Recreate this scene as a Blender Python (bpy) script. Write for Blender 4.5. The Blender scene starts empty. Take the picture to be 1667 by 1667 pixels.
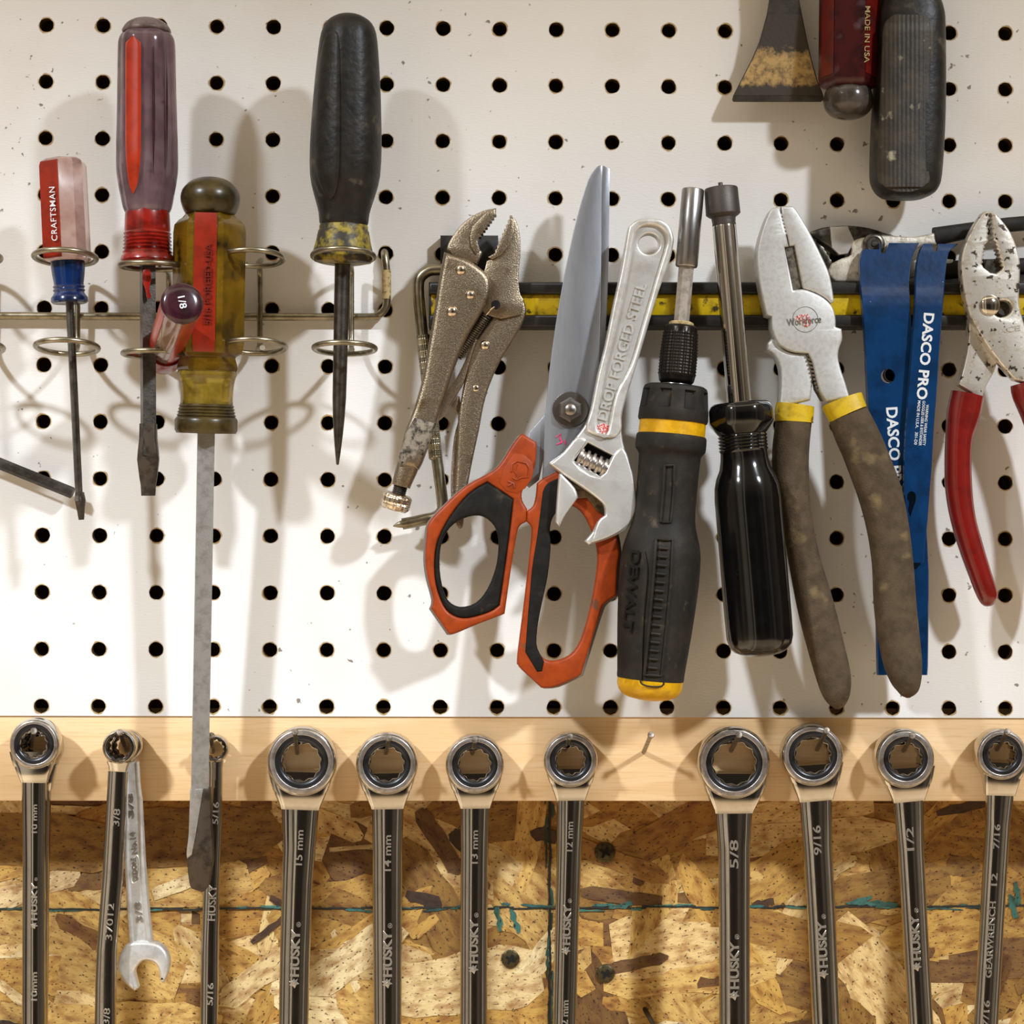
import bpy, bmesh, math, random
from mathutils import Vector, Matrix
from mathutils.geometry import tessellate_polygon
random.seed(11)
scn = bpy.context.scene
COL = scn.collection
PI = math.pi

# ------------------------------------------------------------------ camera
# One pegboard hole is the origin of the wall; x right, y up, z out of the wall,
# measured in metres (holes every 25.4 mm).  World: X right, -Y out of the wall, Z up.
F_PX = 3260.0                       # focal length in pixels of a 1667 px wide frame
RX, RY, RZ = 0.01579971, -0.01895469, 0.00394959
CAM = Vector((0.1925927, -0.23162287, 0.89777861))
R3 = Matrix.Rotation(RZ, 3, 'Z') @ Matrix.Rotation(RY, 3, 'Y') @ Matrix.Rotation(RX, 3, 'X')
Z0 = 1.60                           # height of that hole above the floor
TOW = Matrix(((1, 0, 0), (0, 0, -1), (0, 1, 0)))
def W(v):
    w = TOW @ v
    return Vector((w.x, w.y, w.z + Z0))
cam = bpy.data.cameras.new('camera')
cam.sensor_width = 36.0
cam.lens = 36.0 * F_PX / 1667.0
cam.clip_start = 0.01
camo = bpy.data.objects.new('camera', cam)
camo.matrix_world = Matrix.Translation(W(CAM)) @ (TOW @ R3).to_4x4()
COL.objects.link(camo)
scn.camera = camo

# ------------------------------------------------------------------ light
scn.view_settings.view_transform = 'Standard'
scn.view_settings.look = 'None'
scn.view_settings.gamma = 1.0
scn.view_settings.use_curve_mapping = False
scn.view_settings.exposure = 0.0

world = bpy.data.worlds.new('garage')
scn.world = world
world.use_nodes = True
def make_world(strength=0.33):
    nt = world.node_tree; n = nt.nodes; l = nt.links
    n.clear()
    tc = n.new('ShaderNodeTexCoord')
    sp = n.new('ShaderNodeSeparateXYZ'); l.new(tc.outputs['Generated'], sp.inputs[0])
    rz = n.new('ShaderNodeValToRGB')           # floor, dark room, ceiling; bright bench band added for chrome and shadow fill
    mp = n.new('ShaderNodeMapRange'); mp.inputs['From Min'].default_value = -1; mp.inputs['From Max'].default_value = 1
    l.new(sp.outputs['Z'], mp.inputs['Value']); l.new(mp.outputs[0], rz.inputs[0])
    e = rz.color_ramp.elements
    e[0].position = 0.0; e[0].color = (1.2, 0.92, 0.62, 1)
    e[1].position = 1.0; e[1].color = (1.15, 1.0, 0.82, 1)
    for p, c in ((0.14, (2.9, 2.45, 1.85)), (0.27, (2.4, 1.95, 1.4)), (0.33, (0.30, 0.23, 0.16)), (0.37, (0.05, 0.04, 0.035)), (0.56, (0.05, 0.045, 0.04)), (0.70, (0.45, 0.40, 0.34)), (0.84, (0.5, 0.45, 0.38)), (0.865, (3.6, 3.4, 3.0)), (0.92, (3.6, 3.4, 3.0)), (0.945, (0.7, 0.63, 0.52))):
        k = e.new(p); k.color = (*c, 1)
    rx = n.new('ShaderNodeValToRGB')           # bright and dark strips across, added to put stripes on the chrome
    mx = n.new('ShaderNodeMapRange'); mx.inputs['From Min'].default_value = -1; mx.inputs['From Max'].default_value = 1
    l.new(sp.outputs['X'], mx.inputs['Value']); l.new(mx.outputs[0], rx.inputs[0])
    f = rx.color_ramp.elements
    f[0].position = 0.0; f[0].color = (0.9, 0.75, 0.6, 1)
    f[1].position = 1.0; f[1].color = (0.55, 0.45, 0.36, 1)
    for p, c in ((0.10, .25), (0.17, 1.9), (0.27, 1.6), (0.30, .10), (0.328, .08), (0.342, 2.4), (0.384, 2.4), (0.398, .06), (0.50, .02), (0.62, .03), (0.67, .28), (0.73, .22), (0.76, .05), (0.86, .9), (0.90, .12)):
        k = f.new(p); k.color = (c, c * .92, c * .82, 1)
    mixn = n.new('ShaderNodeMixRGB'); mixn.blend_type = 'ADD'; mixn.inputs[0].default_value = 0.7
    l.new(rz.outputs[0], mixn.inputs[1]); l.new(rx.outputs[0], mixn.inputs[2])
    bg = n.new('ShaderNodeBackground'); bg.inputs[1].default_value = strength
    out = n.new('ShaderNodeOutputWorld')
    tint = n.new('ShaderNodeMixRGB'); tint.blend_type = 'MULTIPLY'; tint.inputs[0].default_value = 1.0; tint.inputs[2].default_value = (1.0, 0.90, 0.76, 1)   # warm tint added to the ambient fill and reflections
    l.new(mixn.outputs[0], tint.inputs[1]); l.new(tint.outputs[0], bg.inputs[0]); l.new(bg.outputs[0], out.inputs[0])
make_world(0.38)

SPX = CAM.z / F_PX                   # metres per pixel on the board
DPX = F_PX                           # camera distance in the same pixels
def K(d): return 1.0 - d / DPX
def relx(x, d, d0): return (x - 833.5)*K(d)/K(d0) + 833.5     # where the same real offset shows at depth d0
def P(px, py, d=0.0):
    """the place d (in board pixels, 36 = 1 cm) out from the board that the photo shows at px, py"""
    r = R3 @ Vector(((px - 833.5) / F_PX, -(py - 833.5) / F_PX, -1.0))
    t = (d * SPX - CAM.z) / r.z
    return W(CAM + r * t)

def lamp(name, off, aim_px, power, color, size=0.055, cone=64, blend=0.9):
    d = bpy.data.lights.new(name, 'SPOT')
    d.energy = power; d.color = color; d.shadow_soft_size = size
    d.spot_size = math.radians(cone); d.spot_blend = blend
    o = bpy.data.objects.new(name, d)
    o.location = P(833, 833, 0) + Vector(off)
    v = P(*aim_px, 0) - o.location
    o.rotation_euler = v.to_track_quat('-Z', 'Y').to_euler()
    COL.objects.link(o)
    return o
lamp('ceiling_spot', (-1.25, -1.45, 1.22), (300, 2000), 190, (0.90, 0.965, 1.05), size=0.07, cone=28, blend=1.0)
lamp('ceiling_spot', (1.25, -1.45, 1.22), (340, 2000), 190, (0.90, 0.965, 1.05), size=0.07, cone=28, blend=1.0)

# ------------------------------------------------------------------ helpers
def lin(c):
    return c / 12.92 if c <= 0.04045 else ((c + 0.055) / 1.055) ** 2.4
def rgb(h):
    h = h.lstrip('#')
    return tuple(lin(int(h[i:i + 2], 16) / 255.0) for i in (0, 2, 4))

def mat(name, col, rough=0.5, metal=0.0, col2=None, col3=None, ns=60, lo=0.45, hi=0.6, stretch=(1, 1, 1), bump=0.0, bs=900,
        trans=0.0, coat=0.0, rough2=None, ns3=300, lo3=0.6, hi3=0.66, ior=1.47, spec=0.5):
    m = bpy.data.materials.new(name); m.use_nodes = True
    n = m.node_tree.nodes; l = m.node_tree.links
    b = n['Principled BSDF']
    b.inputs['Base Color'].default_value = (*rgb(col), 1)
    b.inputs['Roughness'].default_value = rough
    b.inputs['Metallic'].default_value = metal
    b.inputs['IOR'].default_value = ior
    b.inputs['Specular IOR Level'].default_value = spec
    b.inputs['Transmission Weight'].default_value = trans
    b.inputs['Coat Weight'].default_value = coat
    b.inputs['Coat Roughness'].default_value = 0.12
    tc = n.new('ShaderNodeTexCoord')
    mp = n.new('ShaderNodeMapping'); mp.inputs['Scale'].default_value = stretch
    l.new(tc.outputs['Object'], mp.inputs[0])
    cur = None
    if col2:
        t = n.new('ShaderNodeTexNoise'); t.inputs['Scale'].default_value = ns*2.6; t.inputs['Detail'].default_value = 6; t.inputs['Roughness'].default_value = 0.65
        l.new(mp.outputs[0], t.inputs['Vector'])
        r = n.new('ShaderNodeMapRange'); r.inputs['From Min'].default_value = lo; r.inputs['From Max'].default_value = hi
        l.new(t.outputs['Fac'], r.inputs['Value'])
        x = n.new('ShaderNodeMixRGB'); x.inputs[1].default_value = (*rgb(col), 1); x.inputs[2].default_value = (*rgb(col2), 1)
        l.new(r.outputs[0], x.inputs[0]); cur = x
        if rough2 is not None:
            rr = n.new('ShaderNodeMapRange'); rr.inputs['To Min'].default_value = rough; rr.inputs['To Max'].default_value = rough2
            l.new(r.outputs[0], rr.inputs['Value']); l.new(rr.outputs[0], b.inputs['Roughness'])
    if col3:
        t = n.new('ShaderNodeTexNoise'); t.inputs['Scale'].default_value = ns3*2.2; t.inputs['Detail'].default_value = 4
        l.new(mp.outputs[0], t.inputs['Vector'])
        r = n.new('ShaderNodeMapRange'); r.inputs['From Min'].default_value = lo3; r.inputs['From Max'].default_value = hi3
        l.new(t.outputs['Fac'], r.inputs['Value'])
        x = n.new('ShaderNodeMixRGB'); x.inputs[2].default_value = (*rgb(col3), 1)
        if cur: l.new(cur.outputs[0], x.inputs[1])
        else: x.inputs[1].default_value = (*rgb(col), 1)
        l.new(r.outputs[0], x.inputs[0]); cur = x
    if cur: l.new(cur.outputs[0], b.inputs['Base Color'])
    if bump:
        t = n.new('ShaderNodeTexNoise'); t.inputs['Scale'].default_value = bs; t.inputs['Detail'].default_value = 3
        l.new(mp.outputs[0], t.inputs['Vector'])
        u = n.new('ShaderNodeBump'); u.inputs['Strength'].default_value = bump; u.inputs['Distance'].default_value = 0.0004
        l.new(t.outputs['Fac'], u.inputs['Height']); l.new(u.outputs[0], b.inputs['Normal'])
    return m

def area2(p):
    return sum(p[i - 1][0] * p[i][1] - p[i][0] * p[i - 1][1] for i in range(len(p)))
def smooth(pts, n=4, closed=True, tension=0.5):
    """Catmull-Rom through tuples; a point marked with a trailing 'c' string stays a corner"""
    raw = [tuple(v for v in p if not isinstance(v, str)) for p in pts]
    cor = [isinstance(p[-1], str) for p in pts]
    N = len(raw); out = []
    segs = N if closed else N - 1
    for i in range(segs):
        i0, i1, i2, i3 = i - 1, i, (i + 1) % N, (i + 2) % N
        p1, p2 = raw[i1], raw[i2]
        p0 = raw[i0] if (closed or i > 0) else p1
        p3 = raw[i3] if (closed or i + 2 < N) else p2
        m1 = tuple((b - a) * tension for a, b in zip(p0, p2)); m2 = tuple((b - a) * tension for a, b in zip(p1, p3))
        if cor[i1]: m1 = tuple((b - a) * 0.6 for a, b in zip(p1, p2))
        if cor[i2]: m2 = tuple((b - a) * 0.6 for a, b in zip(p1, p2))
        for k in range(n):
            t = k / n; t2 = t * t; t3 = t2 * t
            out.append(tuple((2*t3-3*t2+1)*a + (t3-2*t2+t)*ma + (-2*t3+3*t2)*b + (t3-t2)*mb for a, ma, b, mb in zip(p1, m1, p2, m2)))
    if not closed: out.append(raw[-1])
    return out
def crop(ox, oy, s):
    def f(*pts):
        if len(pts) == 1 and isinstance(pts[0], list): pts = pts[0]
        r = [(ox + p[0] / s, oy + p[1] / s) + tuple(p[2:]) for p in pts]
        return r
    return f
def circ(cx, cy, r, n=24, ry=None, a0=0.0):
    ry = ry or r
    return [(cx + r * math.cos(a0 + 2*PI*i/n), cy + ry * math.sin(a0 + 2*PI*i/n)) for i in range(n)]
def teeth(a, b, n, h):
    """zigzag from a to b, n teeth of height h to the left of travel"""
    dx, dy = (b[0]-a[0]), (b[1]-a[1]); L = math.hypot(dx, dy); nx, ny = dy/L, -dx/L
    o = []
    for i in range(n):
        o.append((a[0]+dx*i/n, a[1]+dy*i/n)); t = (i+.5)/n
        o.append((a[0]+dx*t+nx*h, a[1]+dy*t+ny*h))
    o.append(tuple(b)); return o

class MB:
    def __init__(s): s.v = []; s.f = []; s.mi = []
    def add(s, vs, fs, mi=0):
        o = len(s.v); s.v += vs
        for f in fs: s.f.append(tuple(i + o for i in f)); s.mi.append(mi)
        return s
    # ---- rings of points joined by quads
    def rings(s, R, closed=True, cap0=True, cap1=True, mi=0):
        n = len(R[0]); vs = [p for r in R for p in r]; fs = []
        m = n if closed else n - 1
        for i in range(len(R) - 1):
            for j in range(m):
                k = (j + 1) % n
                fs.append((i*n+j, i*n+k, (i+1)*n+k, (i+1)*n+j))
        if cap0: fs.append(tuple(range(n))[::-1])
        if cap1: fs.append(tuple((len(R)-1)*n + j for j in range(n)))
        return s.add(vs, fs, mi)
    # ---- solid of revolution; prof = [(px along the axis, radius px)]
    def lathe(s, a, b, prof, n=28, mod=None, sm=0, mi=0, rot=0.0, flat=1.0, arc=None, off=1.0):
        if not isinstance(b, tuple):        # b is a depth: the axis stands straight out of the wall
            A = P(a[0], a[1], b) + Vector((0, (b - a[2])*SPX, 0)); B = A + Vector((0, -(b - a[2])*SPX, 0)); b = (a[0], a[1], b)
        else: A, B = P(*a), P(*b)
        ax = (B - A); L = ax.length; ax.normalize()
        lp = math.hypot(b[0]-a[0], b[1]-a[1]) if abs(b[2]-a[2]) < 0.6*math.hypot(b[0]-a[0], b[1]-a[1]) else L/(SPX*K((a[2]+b[2])/2))
        us = L / lp; rs = SPX * K((a[2] + b[2]) / 2)
        out = Vector((0, -1, 0))
        if abs(ax.dot(out)) > 0.9: e1 = Vector((1, 0, 0)); e1 = (e1 - ax*e1.dot(ax)).normalized(); e2 = ax.cross(e1)
        else: e2 = (out - ax*out.dot(ax)).normalized(); e1 = ax.cross(e2)
        if e1.x < 0: e1 = -e1
        if sm: prof = smooth(prof, sm, closed=False)
        R = []
        for t, r in prof:
            ring = []
            if arc:                          # only a strip of the surface, a little proud of it
                ts = [math.radians(arc[0] + (arc[1]-arc[0])*j/n) for j in range(n+1)]
                ths = [(th, off) for th in ts] + [(th, -2.0) for th in ts[::-1]]
            else: ths = [(rot + 2*PI*j/n, 0.0) for j in range(n)]
            for th, o_ in ths:
                q = r * (mod(th, t) if mod else 1.0) + o_
                ring.append(A + ax*(t*us) + (e1*math.cos(th) + e2*math.sin(th)*flat)*(max(q, 0.02)*rs))
            R.append(ring)
        return s.rings(R, mi=mi)
    # ---- loft along a path in front of the wall: stations (px,py,d,half width,half thickness)
    def loft(s, st, sec=None, n=20, p=2.0, sm=0, mi=0):
        if sm: st = smooth(st, sm, closed=False)
        C = [P(q[0], q[1], q[2]) for q in st]
        if sec is None:
            sec = []
            for j in range(n):
                th = 2*PI*j/n; c, q = math.cos(th), math.sin(th)
                sec.append((math.copysign(abs(c)**(2/p), c), math.copysign(abs(q)**(2/p), q)))
        R = []; out = Vector((0, -1, 0))
        for i, q in enumerate(st):
            T = (C[min(i+1, len(C)-1)] - C[max(i-1, 0)]).normalized()
            side = T.cross(out).normalized()
            if side.length < .5: side = Vector((1, 0, 0))
            up = side.cross(T).normalized()
            if up.y > 0: up = -up
            k = SPX * K(q[2])
            R.append([C[i] + side*(u*q[3]*k) + up*(v*q[4]*k) for u, v in sec])
        return s.rings(R, mi=mi)
    # ---- round wire through points (px,py,d) with radius r px
    def wire(s, pts, r, n=10, sm=0, mi=0, closed=False):
        if sm: pts = smooth(pts, sm, closed=closed)
        C = [P(*q[:3]) for q in pts]; m = len(C); R = []
        prev = None
        for i in range(m):
            a = C[(i-1) % m] if (closed or i) else C[i]; b = C[(i+1) % m] if (closed or i < m-1) else C[i]
            T = (b - a).normalized()
            if prev is None:
                e = Vector((0, -1, 0)); 
                if abs(T.dot(e)) > .8: e = Vector((1, 0, 0))
            else: e = prev
            e = (e - T*e.dot(T)).normalized(); prev = e; g = T.cross(e)
            rr = (r[i] if isinstance(r, (list, tuple)) else r) * SPX * K(pts[i][2])
            R.append([C[i] + (e*math.cos(2*PI*j/n) + g*math.sin(2*PI*j/n))*rr for j in range(n)])
        if closed: R.append(R[0]); return s.rings(R, cap0=False, cap1=False, mi=mi)
        return s.rings(R, mi=mi)
    # ---- plate: outline in px at the front depth, pushed straight back by th px
    def plate(s, out, d, th, bev=2.0, holes=(), seg=2, dome=0.0, mi=0, dfun=None):
        loops = []
        for k, lp in enumerate([out] + list(holes)):
            lp = [q[:2] for q in lp]
            ccw = area2([(x, -y) for x, y in lp]) > 0
            if (k == 0) != ccw: lp = lp[::-1]
            c2 = []
            for q in lp:
                if not c2 or math.hypot(q[0]-c2[-1][0], q[1]-c2[-1][1]) > 0.05: c2.append(q)
            if math.hypot(c2[0][0]-c2[-1][0], c2[0][1]-c2[-1][1]) < 0.05: c2.pop()
            loops.append(c2)
        def inset(lp, b):
            if b == 0: return lp
            r = []; n = len(lp)
            for i in range(n):
                a, q, c = lp[i-1], lp[i], lp[(i+1) % n]
                d1 = (q[0]-a[0], a[1]-q[1]); d2 = (c[0]-q[0], q[1]-c[1])
                l1 = math.hypot(*d1) or 1; l2 = math.hypot(*d2) or 1
                n1 = (-d1[1]/l1, d1[0]/l1); n2 = (-d2[1]/l2, d2[0]/l2)
                mx, my = n1[0]+n2[0], n1[1]+n2[1]; ml = math.hypot(mx, my)
                if ml < 1e-6: r.append(q); continue
                mx /= ml; my /= ml; cs = max(mx*n1[0]+my*n1[1], 0.5)
                r.append((q[0]+mx*b/cs, q[1]-my*b/cs))
            return r
        levels = []
        if bev > 0:
            for i in range(seg + 1):
                a = PI/2 * i/seg
                levels.append((bev*(1-math.sin(a)), d - bev*(1-math.cos(a))))
        else: levels.append((0, d))
        levels.append((0, d - th))
        vs = []; fs = []; front = []; back = []
        for lp in loops:
            n = len(lp); base = len(vs)
            for ins, dd in levels:
                # same real outline at every depth: place at the front depth, then move straight back
                for q in inset(lp, ins):
                    w = P(q[0], q[1], d); ex = dfun(q[0], q[1]) if dfun else 0.0
                    vs.append(w + Vector((0, (d - dd - ex)*SPX, 0)))
            for i in range(len(levels)-1):
                for j in range(n):
                    k = (j+1) % n
                    fs.append((base+i*n+j, base+(i+1)*n+j, base+(i+1)*n+k, base+i*n+k))
            front += [base + j for j in range(n)]
            back += [base + (len(levels)-1)*n + j for j in range(n)]
        tri = tessellate_polygon([[Vector((q[0], -q[1], 0)) for q in inset(lp, levels[0][0])] for lp in loops])
        for t in tri:
            fs.append(tuple(front[i] for i in t)); fs.append(tuple(back[i] for i in t[::-1]))
        return s.add(vs, fs, mi)
    # ---- bent sheet: rows (py, x left, x right, d front); th px thick
    def sheet(s, rows, th, nx=4, mi=0, edge=1.5, dfun=None):
        R = []
        for row in rows:
            py, xl, xr = row[:3]
            if dfun:
                xs = [xl + (xr-xl)*i/nx for i in range(nx+1)]
                fr = [P(x, py, dfun(x, py)) for x in xs]
                R.append([fr[0] + Vector((0, edge*SPX, 0))] + fr[1:-1] + [fr[-1] + Vector((0, edge*SPX, 0))] + [P(x, py, dfun(x, py)-th) for x in xs[::-1]])
                continue
            d = row[3]
            fr = [P(xl + (xr-xl)*i/nx, py, d) for i in range(nx+1)]
            fr[0] = P(xl+edge*.2, py, d-edge); fr[-1] = P(xr-edge*.2, py, d-edge)
            fr.insert(1, P(xl+edge, py, d)); fr.insert(-1, P(xr-edge, py, d))
            bk = [q + Vector((0, th*SPX, 0)) for q in (P(xr, py, d), P(xl, py, d))]
            R.append(fr + bk)
        return s.rings(R, mi=mi)
    def dome(s, px, py, d, r, h, n=18, m=5, mi=0):
        c = P(px, py, d); k = SPX*K(d); R = []
        for i in range(m+1):
            a = PI/2*i/m; rr = max(r*math.cos(a), .05)*k
            R.append([c + Vector((math.cos(2*PI*j/n)*rr, -h*math.sin(a)*k, math.sin(2*PI*j/n)*rr)) for j in range(n)])
        return s.rings(R, mi=mi)
    def build(s, name, m, parent=None, ang=38, loc=None):
        me = bpy.data.meshes.new(name)
        org = parent.get('_o') if parent is not None else None
        o0 = Vector(org) if org is not None else (loc if loc is not None else Vector((0, 0, 0)))
        me.from_pydata([tuple(v - o0) for v in s.v], [], s.f)
        for x in (m if isinstance(m, (list, tuple)) else [m]): me.materials.append(x)
        for p, i in zip(me.polygons, s.mi): p.material_index = i
        bm = bmesh.new(); bm.from_mesh(me)
        bmesh.ops.remove_doubles(bm, verts=bm.verts, dist=1e-7)
        bmesh.ops.recalc_face_normals(bm, faces=bm.faces)
        bm.to_mesh(me); bm.free()
        me.shade_smooth(); me.set_sharp_from_angle(angle=math.radians(ang))
        o = bpy.data.objects.new(name, me); COL.objects.link(o)
        if parent is not None:
            o.parent = parent; ROOT[o.name] = o0
            o['_o'] = tuple(o0)
        else: o.location = o0
        return o
ROOT = {}
def cut(o, cutter):
    """drill a hole through a finished mesh"""
    c = cutter.build('cutter', M['hole'], loc=o.matrix_world.translation.copy() if o.parent is None else Vector(o['_o']))
    keep = o.location.copy(); par = o.parent; o.parent = None; o.location = Vector(o['_o'])
    md = o.modifiers.new('cut', 'BOOLEAN'); md.operation = 'DIFFERENCE'; md.object = c; md.solver = 'EXACT'
    bpy.context.view_layer.update()
    me = bpy.data.meshes.new_from_object(o.evaluated_get(bpy.context.evaluated_depsgraph_get()))
    o.modifiers.clear(); o.data = me; o.parent = par; o.location = keep
    me.set_sharp_from_angle(angle=math.radians(30))
    bpy.data.objects.remove(c)
def thing(name, label, cat, at, group=None):
    o = bpy.data.objects.new(name, None); o.empty_display_size = 0.01
    o.location = P(*at); o['_o'] = tuple(o.location)
    COL.objects.link(o); return tag(o, label, cat, group)
def tag(o, label, cat, group=None):
    o['label'] = label; o['category'] = cat
    if group: o['group'] = group
    return o
def kids(o): return [c for c in bpy.data.objects if c.parent == o]

def letters(txt, cx, cy, length, height, ang, d, m, parent, name='lettering', ext=1.2, weight=0.0, dfun=None, font_space=1.0):
    cu = bpy.data.curves.new('t', 'FONT'); cu.body = txt; cu.size = 1; cu.extrude = 0.5; cu.offset = weight; cu.space_character = font_space; cu.resolution_u = 3
    o = bpy.data.objects.new('t', cu); COL.objects.link(o)
    dg = bpy.context.evaluated_depsgraph_get()
    me = bpy.data.meshes.new_from_object(o.evaluated_get(dg))
    vs = [v.co.copy() for v in me.vertices]; fs = [tuple(p.vertices) for p in me.polygons]
    bpy.data.objects.remove(o); bpy.data.curves.remove(cu); bpy.data.meshes.remove(me)
    x0, x1 = min(v.x for v in vs), max(v.x for v in vs); y0, y1 = min(v.y for v in vs), max(v.y for v in vs)
    a = math.radians(ang); ca, sa = math.cos(a), math.sin(a); w = []
    for v in vs:
        u = ((v.x-x0)/(x1-x0) - .5)*length; q = ((v.y-y0)/(y1-y0) - .5)*height
        px = cx + u*ca - q*sa; py = cy - (u*sa + q*ca)
        dd = dfun(px, py) if dfun else d
        w.append(P(px, py, dd + (v.z+.5)*ext - .3))
    b = MB(); b.add(w, fs)
    return b.build(name, m, parent, ang=30)

# ------------------------------------------------------------------ materials
HX = lambda th, t: math.cos(PI/6)/math.cos((th % (PI/3)) - PI/6)
HXV = lambda th, t: HX(th + PI/6, t)
SQ = lambda a: (lambda th, t: math.cos(PI/4)/math.cos(((th + a) % (PI/2)) - PI/4))
def FL(n, dep, ph=0.0): return lambda th, t: 1 - dep*(0.5 + 0.5*math.cos(n*th + ph))**4

M = {}
M['chrome'] = mat('chrome', '#c9c4bc', 0.09, 1, '#b3ada4', ns=30, lo=.45, hi=.8, rough2=0.17)
M['chrome_dull'] = mat('satin_steel', '#dcdbd7', 0.34, .62, '#c3c0ba', ns=40, lo=.45, hi=.8, bump=.12, bs=1500)
M['chrome_white'] = mat('bright_plating', '#e6e5e1', 0.34, .6, '#d0cec8', ns=60, bump=.15, bs=2500)
M['face'] = mat('satin_face', '#b7afa8', 0.33, .85, '#9d948c', ns=120, bump=.12, bs=2500)
M['stamped'] = mat('emboss_shade_red', '#66180a', .4)  # darker copy of the inlay red; shading of embossed letters put into colour
M['dark_ring'] = mat('dark_ring', '#3d3d3f', 0.32, 0.8)
M['raised'] = mat('raised_lettering', '#c9c2b6', 0.36, .9)
M['nail'] = mat('nail_steel', '#9c9286', 0.35, 1, '#6b6258', ns=300)
M['shaft_dark'] = mat('worn_dark_steel', '#6f6962', 0.36, 1, '#4b463f', ns=80, lo=.4, hi=.7, bump=.15, bs=1200)
M['shaft_grey'] = mat('grey_square_steel', '#b4b2ae', 0.42, 0.75, '#8c8983', ns=90, lo=.45, hi=.75, bump=.2, bs=1500)
M['tip_dark'] = mat('blackened_tip', '#544a40', 0.5, 0.7, '#3a322b', ns=60)
M['wire'] = mat('dull_wire', '#a39a84', 0.34, 1, '#7b725c', ns=90, lo=.4, hi=.7)
M['tape'] = mat('masking_tape', '#c2ad7c', 0.8, 0, '#9c8657', ns=200, col3='#3d3322', ns3=350, lo3=.6, hi3=.64)
M['vise'] = mat('nickel_plate', '#a39480', 0.34, .95, '#857660', ns=500, lo=.35, hi=.65, bump=.4, bs=2000, col3='#6a5538', ns3=40, lo3=.58, hi3=.75)
M['rivet'] = mat('polished_rivet', '#d8cbb8', 0.16, 1)
M['dirt_patch'] = mat('greasy_tape', '#8a8070', 0.7, 0.2, '#2c261f', ns=120, lo=.45, hi=.6, bump=.6, bs=500, col3='#b07a3c', ns3=60, lo3=.68, hi3=.75)
M['spring'] = mat('spring_steel', '#5d554a', 0.35, 1)
M['black'] = mat('matt_black', '#1d1b1a', 0.6, 0, '#2b2825', ns=100)
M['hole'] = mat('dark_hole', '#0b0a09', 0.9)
M['barblack'] = mat('bar_frame', '#1a1714', 0.42, 0.1, '#332c24', ns=150, lo=.5, hi=.75, stretch=(.2, 1, 1), bump=.3, bs=300)
M['yellow'] = mat('yellow_strip', '#cfae00', 0.42, 0, '#94790a', ns=60, lo=.50, hi=.70, col3='#3d300a', ns3=110, lo3=.58, hi3=.68)
M['blade'] = mat('brushed_blade', '#a2a5ac', 0.36, .75, '#94979d', ns=14, lo=.4, hi=.7, stretch=(5, 1, .8), bump=.1, bs=900)
M['nut'] = mat('pivot_nut', '#96908a', 0.3, 1)
M['orange'] = mat('orange_plastic', '#983b0c', 0.45, 0, '#883309', ns=60, col3='#6c4028', ns3=45, lo3=.68, hi3=.74, bump=.12, bs=1800, spec=.35)
M['greyplastic'] = mat('grey_plastic', '#76706c', 0.55)
M['softblack'] = mat('soft_black_rubber', '#13110f', 0.6, 0, '#1b1815', ns=90, col3='#40362b', ns3=55, lo3=.68, hi3=.8, bump=.25, bs=2200, spec=.2)
M['pink'] = mat('pink_marker', '#d0386a', 0.6)
M['redstamp'] = mat('worn_red_ink', '#b8433a', 0.6, 0, '#d8d4cf', ns=500, lo=.5, hi=.56)
M['throat'] = mat('greasy_steel', '#6b5a40', 0.45, 0.8, '#3c3122', ns=80)
M['dw_black'] = mat('dusty_black_rubber', '#1f1c18', 0.6, 0, '#302a23', ns=40, lo=.42, hi=.7, col3='#4e4436', ns3=90, lo3=.64, hi3=.8, bump=.25, bs=2500, spec=.25)
M['dw_yellow'] = mat('yellow_plastic', '#d9a400', 0.4, 0, '#c08e00', ns=60)
M['knurl'] = mat('black_knurled_steel', '#25211e', 0.28, 0.75)
M['tube'] = mat('grey_steel_tube', '#a9a7a6', 0.3, 1, '#8c8a88', ns=70, stretch=(1, 1, .3))
M['clear'] = mat('clear_shaft', '#c4bcb0', 0.2, .35, '#a39b90', ns=90)
M['socket'] = mat('black_oxide_socket', '#5a5450', 0.5, 0.7, '#4a4440', ns=1500, bump=.2, bs=2500)
M['gloss_black'] = mat('glossy_black_acetate', '#070607', 0.12, 0, '#0b0a0a', ns=60, col3='#3b342b', ns3=60, lo3=.69, hi3=.82, coat=.6)
M['plier'] = mat('ground_plier_steel', '#cfcfcd', 0.42, .5, '#c3c2be', ns=200, bump=.1, bs=2500, col3='#8a857c', ns3=60, lo3=.70, hi3=.76)
M['slot'] = mat('bare_groove', '#7b7367', 0.5, 0.9, '#4c463d', ns=120)
M['foam'] = mat('worn_foam_grip', '#574938', 0.85, 0, '#43382a', ns=60, lo=.38, hi=.65, col3='#82704f', ns3=40, lo3=.60, hi3=.8, bump=.8, bs=1700, spec=.25)
M['grip_yellow'] = mat('yellow_grip_band', '#c9a80c', 0.5, 0, '#ad8f0a', ns=60, col3='#54470f', ns3=70, lo3=.62, hi3=.74, bump=.2, bs=1200)
M['print'] = mat('grey_print', '#5a5550', 0.6)
M['blot'] = mat('red_blot', '#a3352b', 0.5, 0, '#cbc4bf', ns=420, lo=.47, hi=.54)
M['blue'] = mat('blue_paint', '#0a3663', 0.2, 0, '#082b50', ns=30, col3='#9fb0c4', ns3=300, lo3=.76, hi3=.79, bump=.25, bs=350, coat=.6)
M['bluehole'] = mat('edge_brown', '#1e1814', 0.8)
M['white_print'] = mat('white_print', '#d9dde2', 0.5)
M['rusty'] = mat('worn_nickel', '#e3ded4', 0.34, .7, '#b9b09f', ns=110, lo=.52, hi=.62, rough2=.45, col3='#4f463c', ns3=150, lo3=.60, hi3=.65, bump=.1, bs=900)
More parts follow.
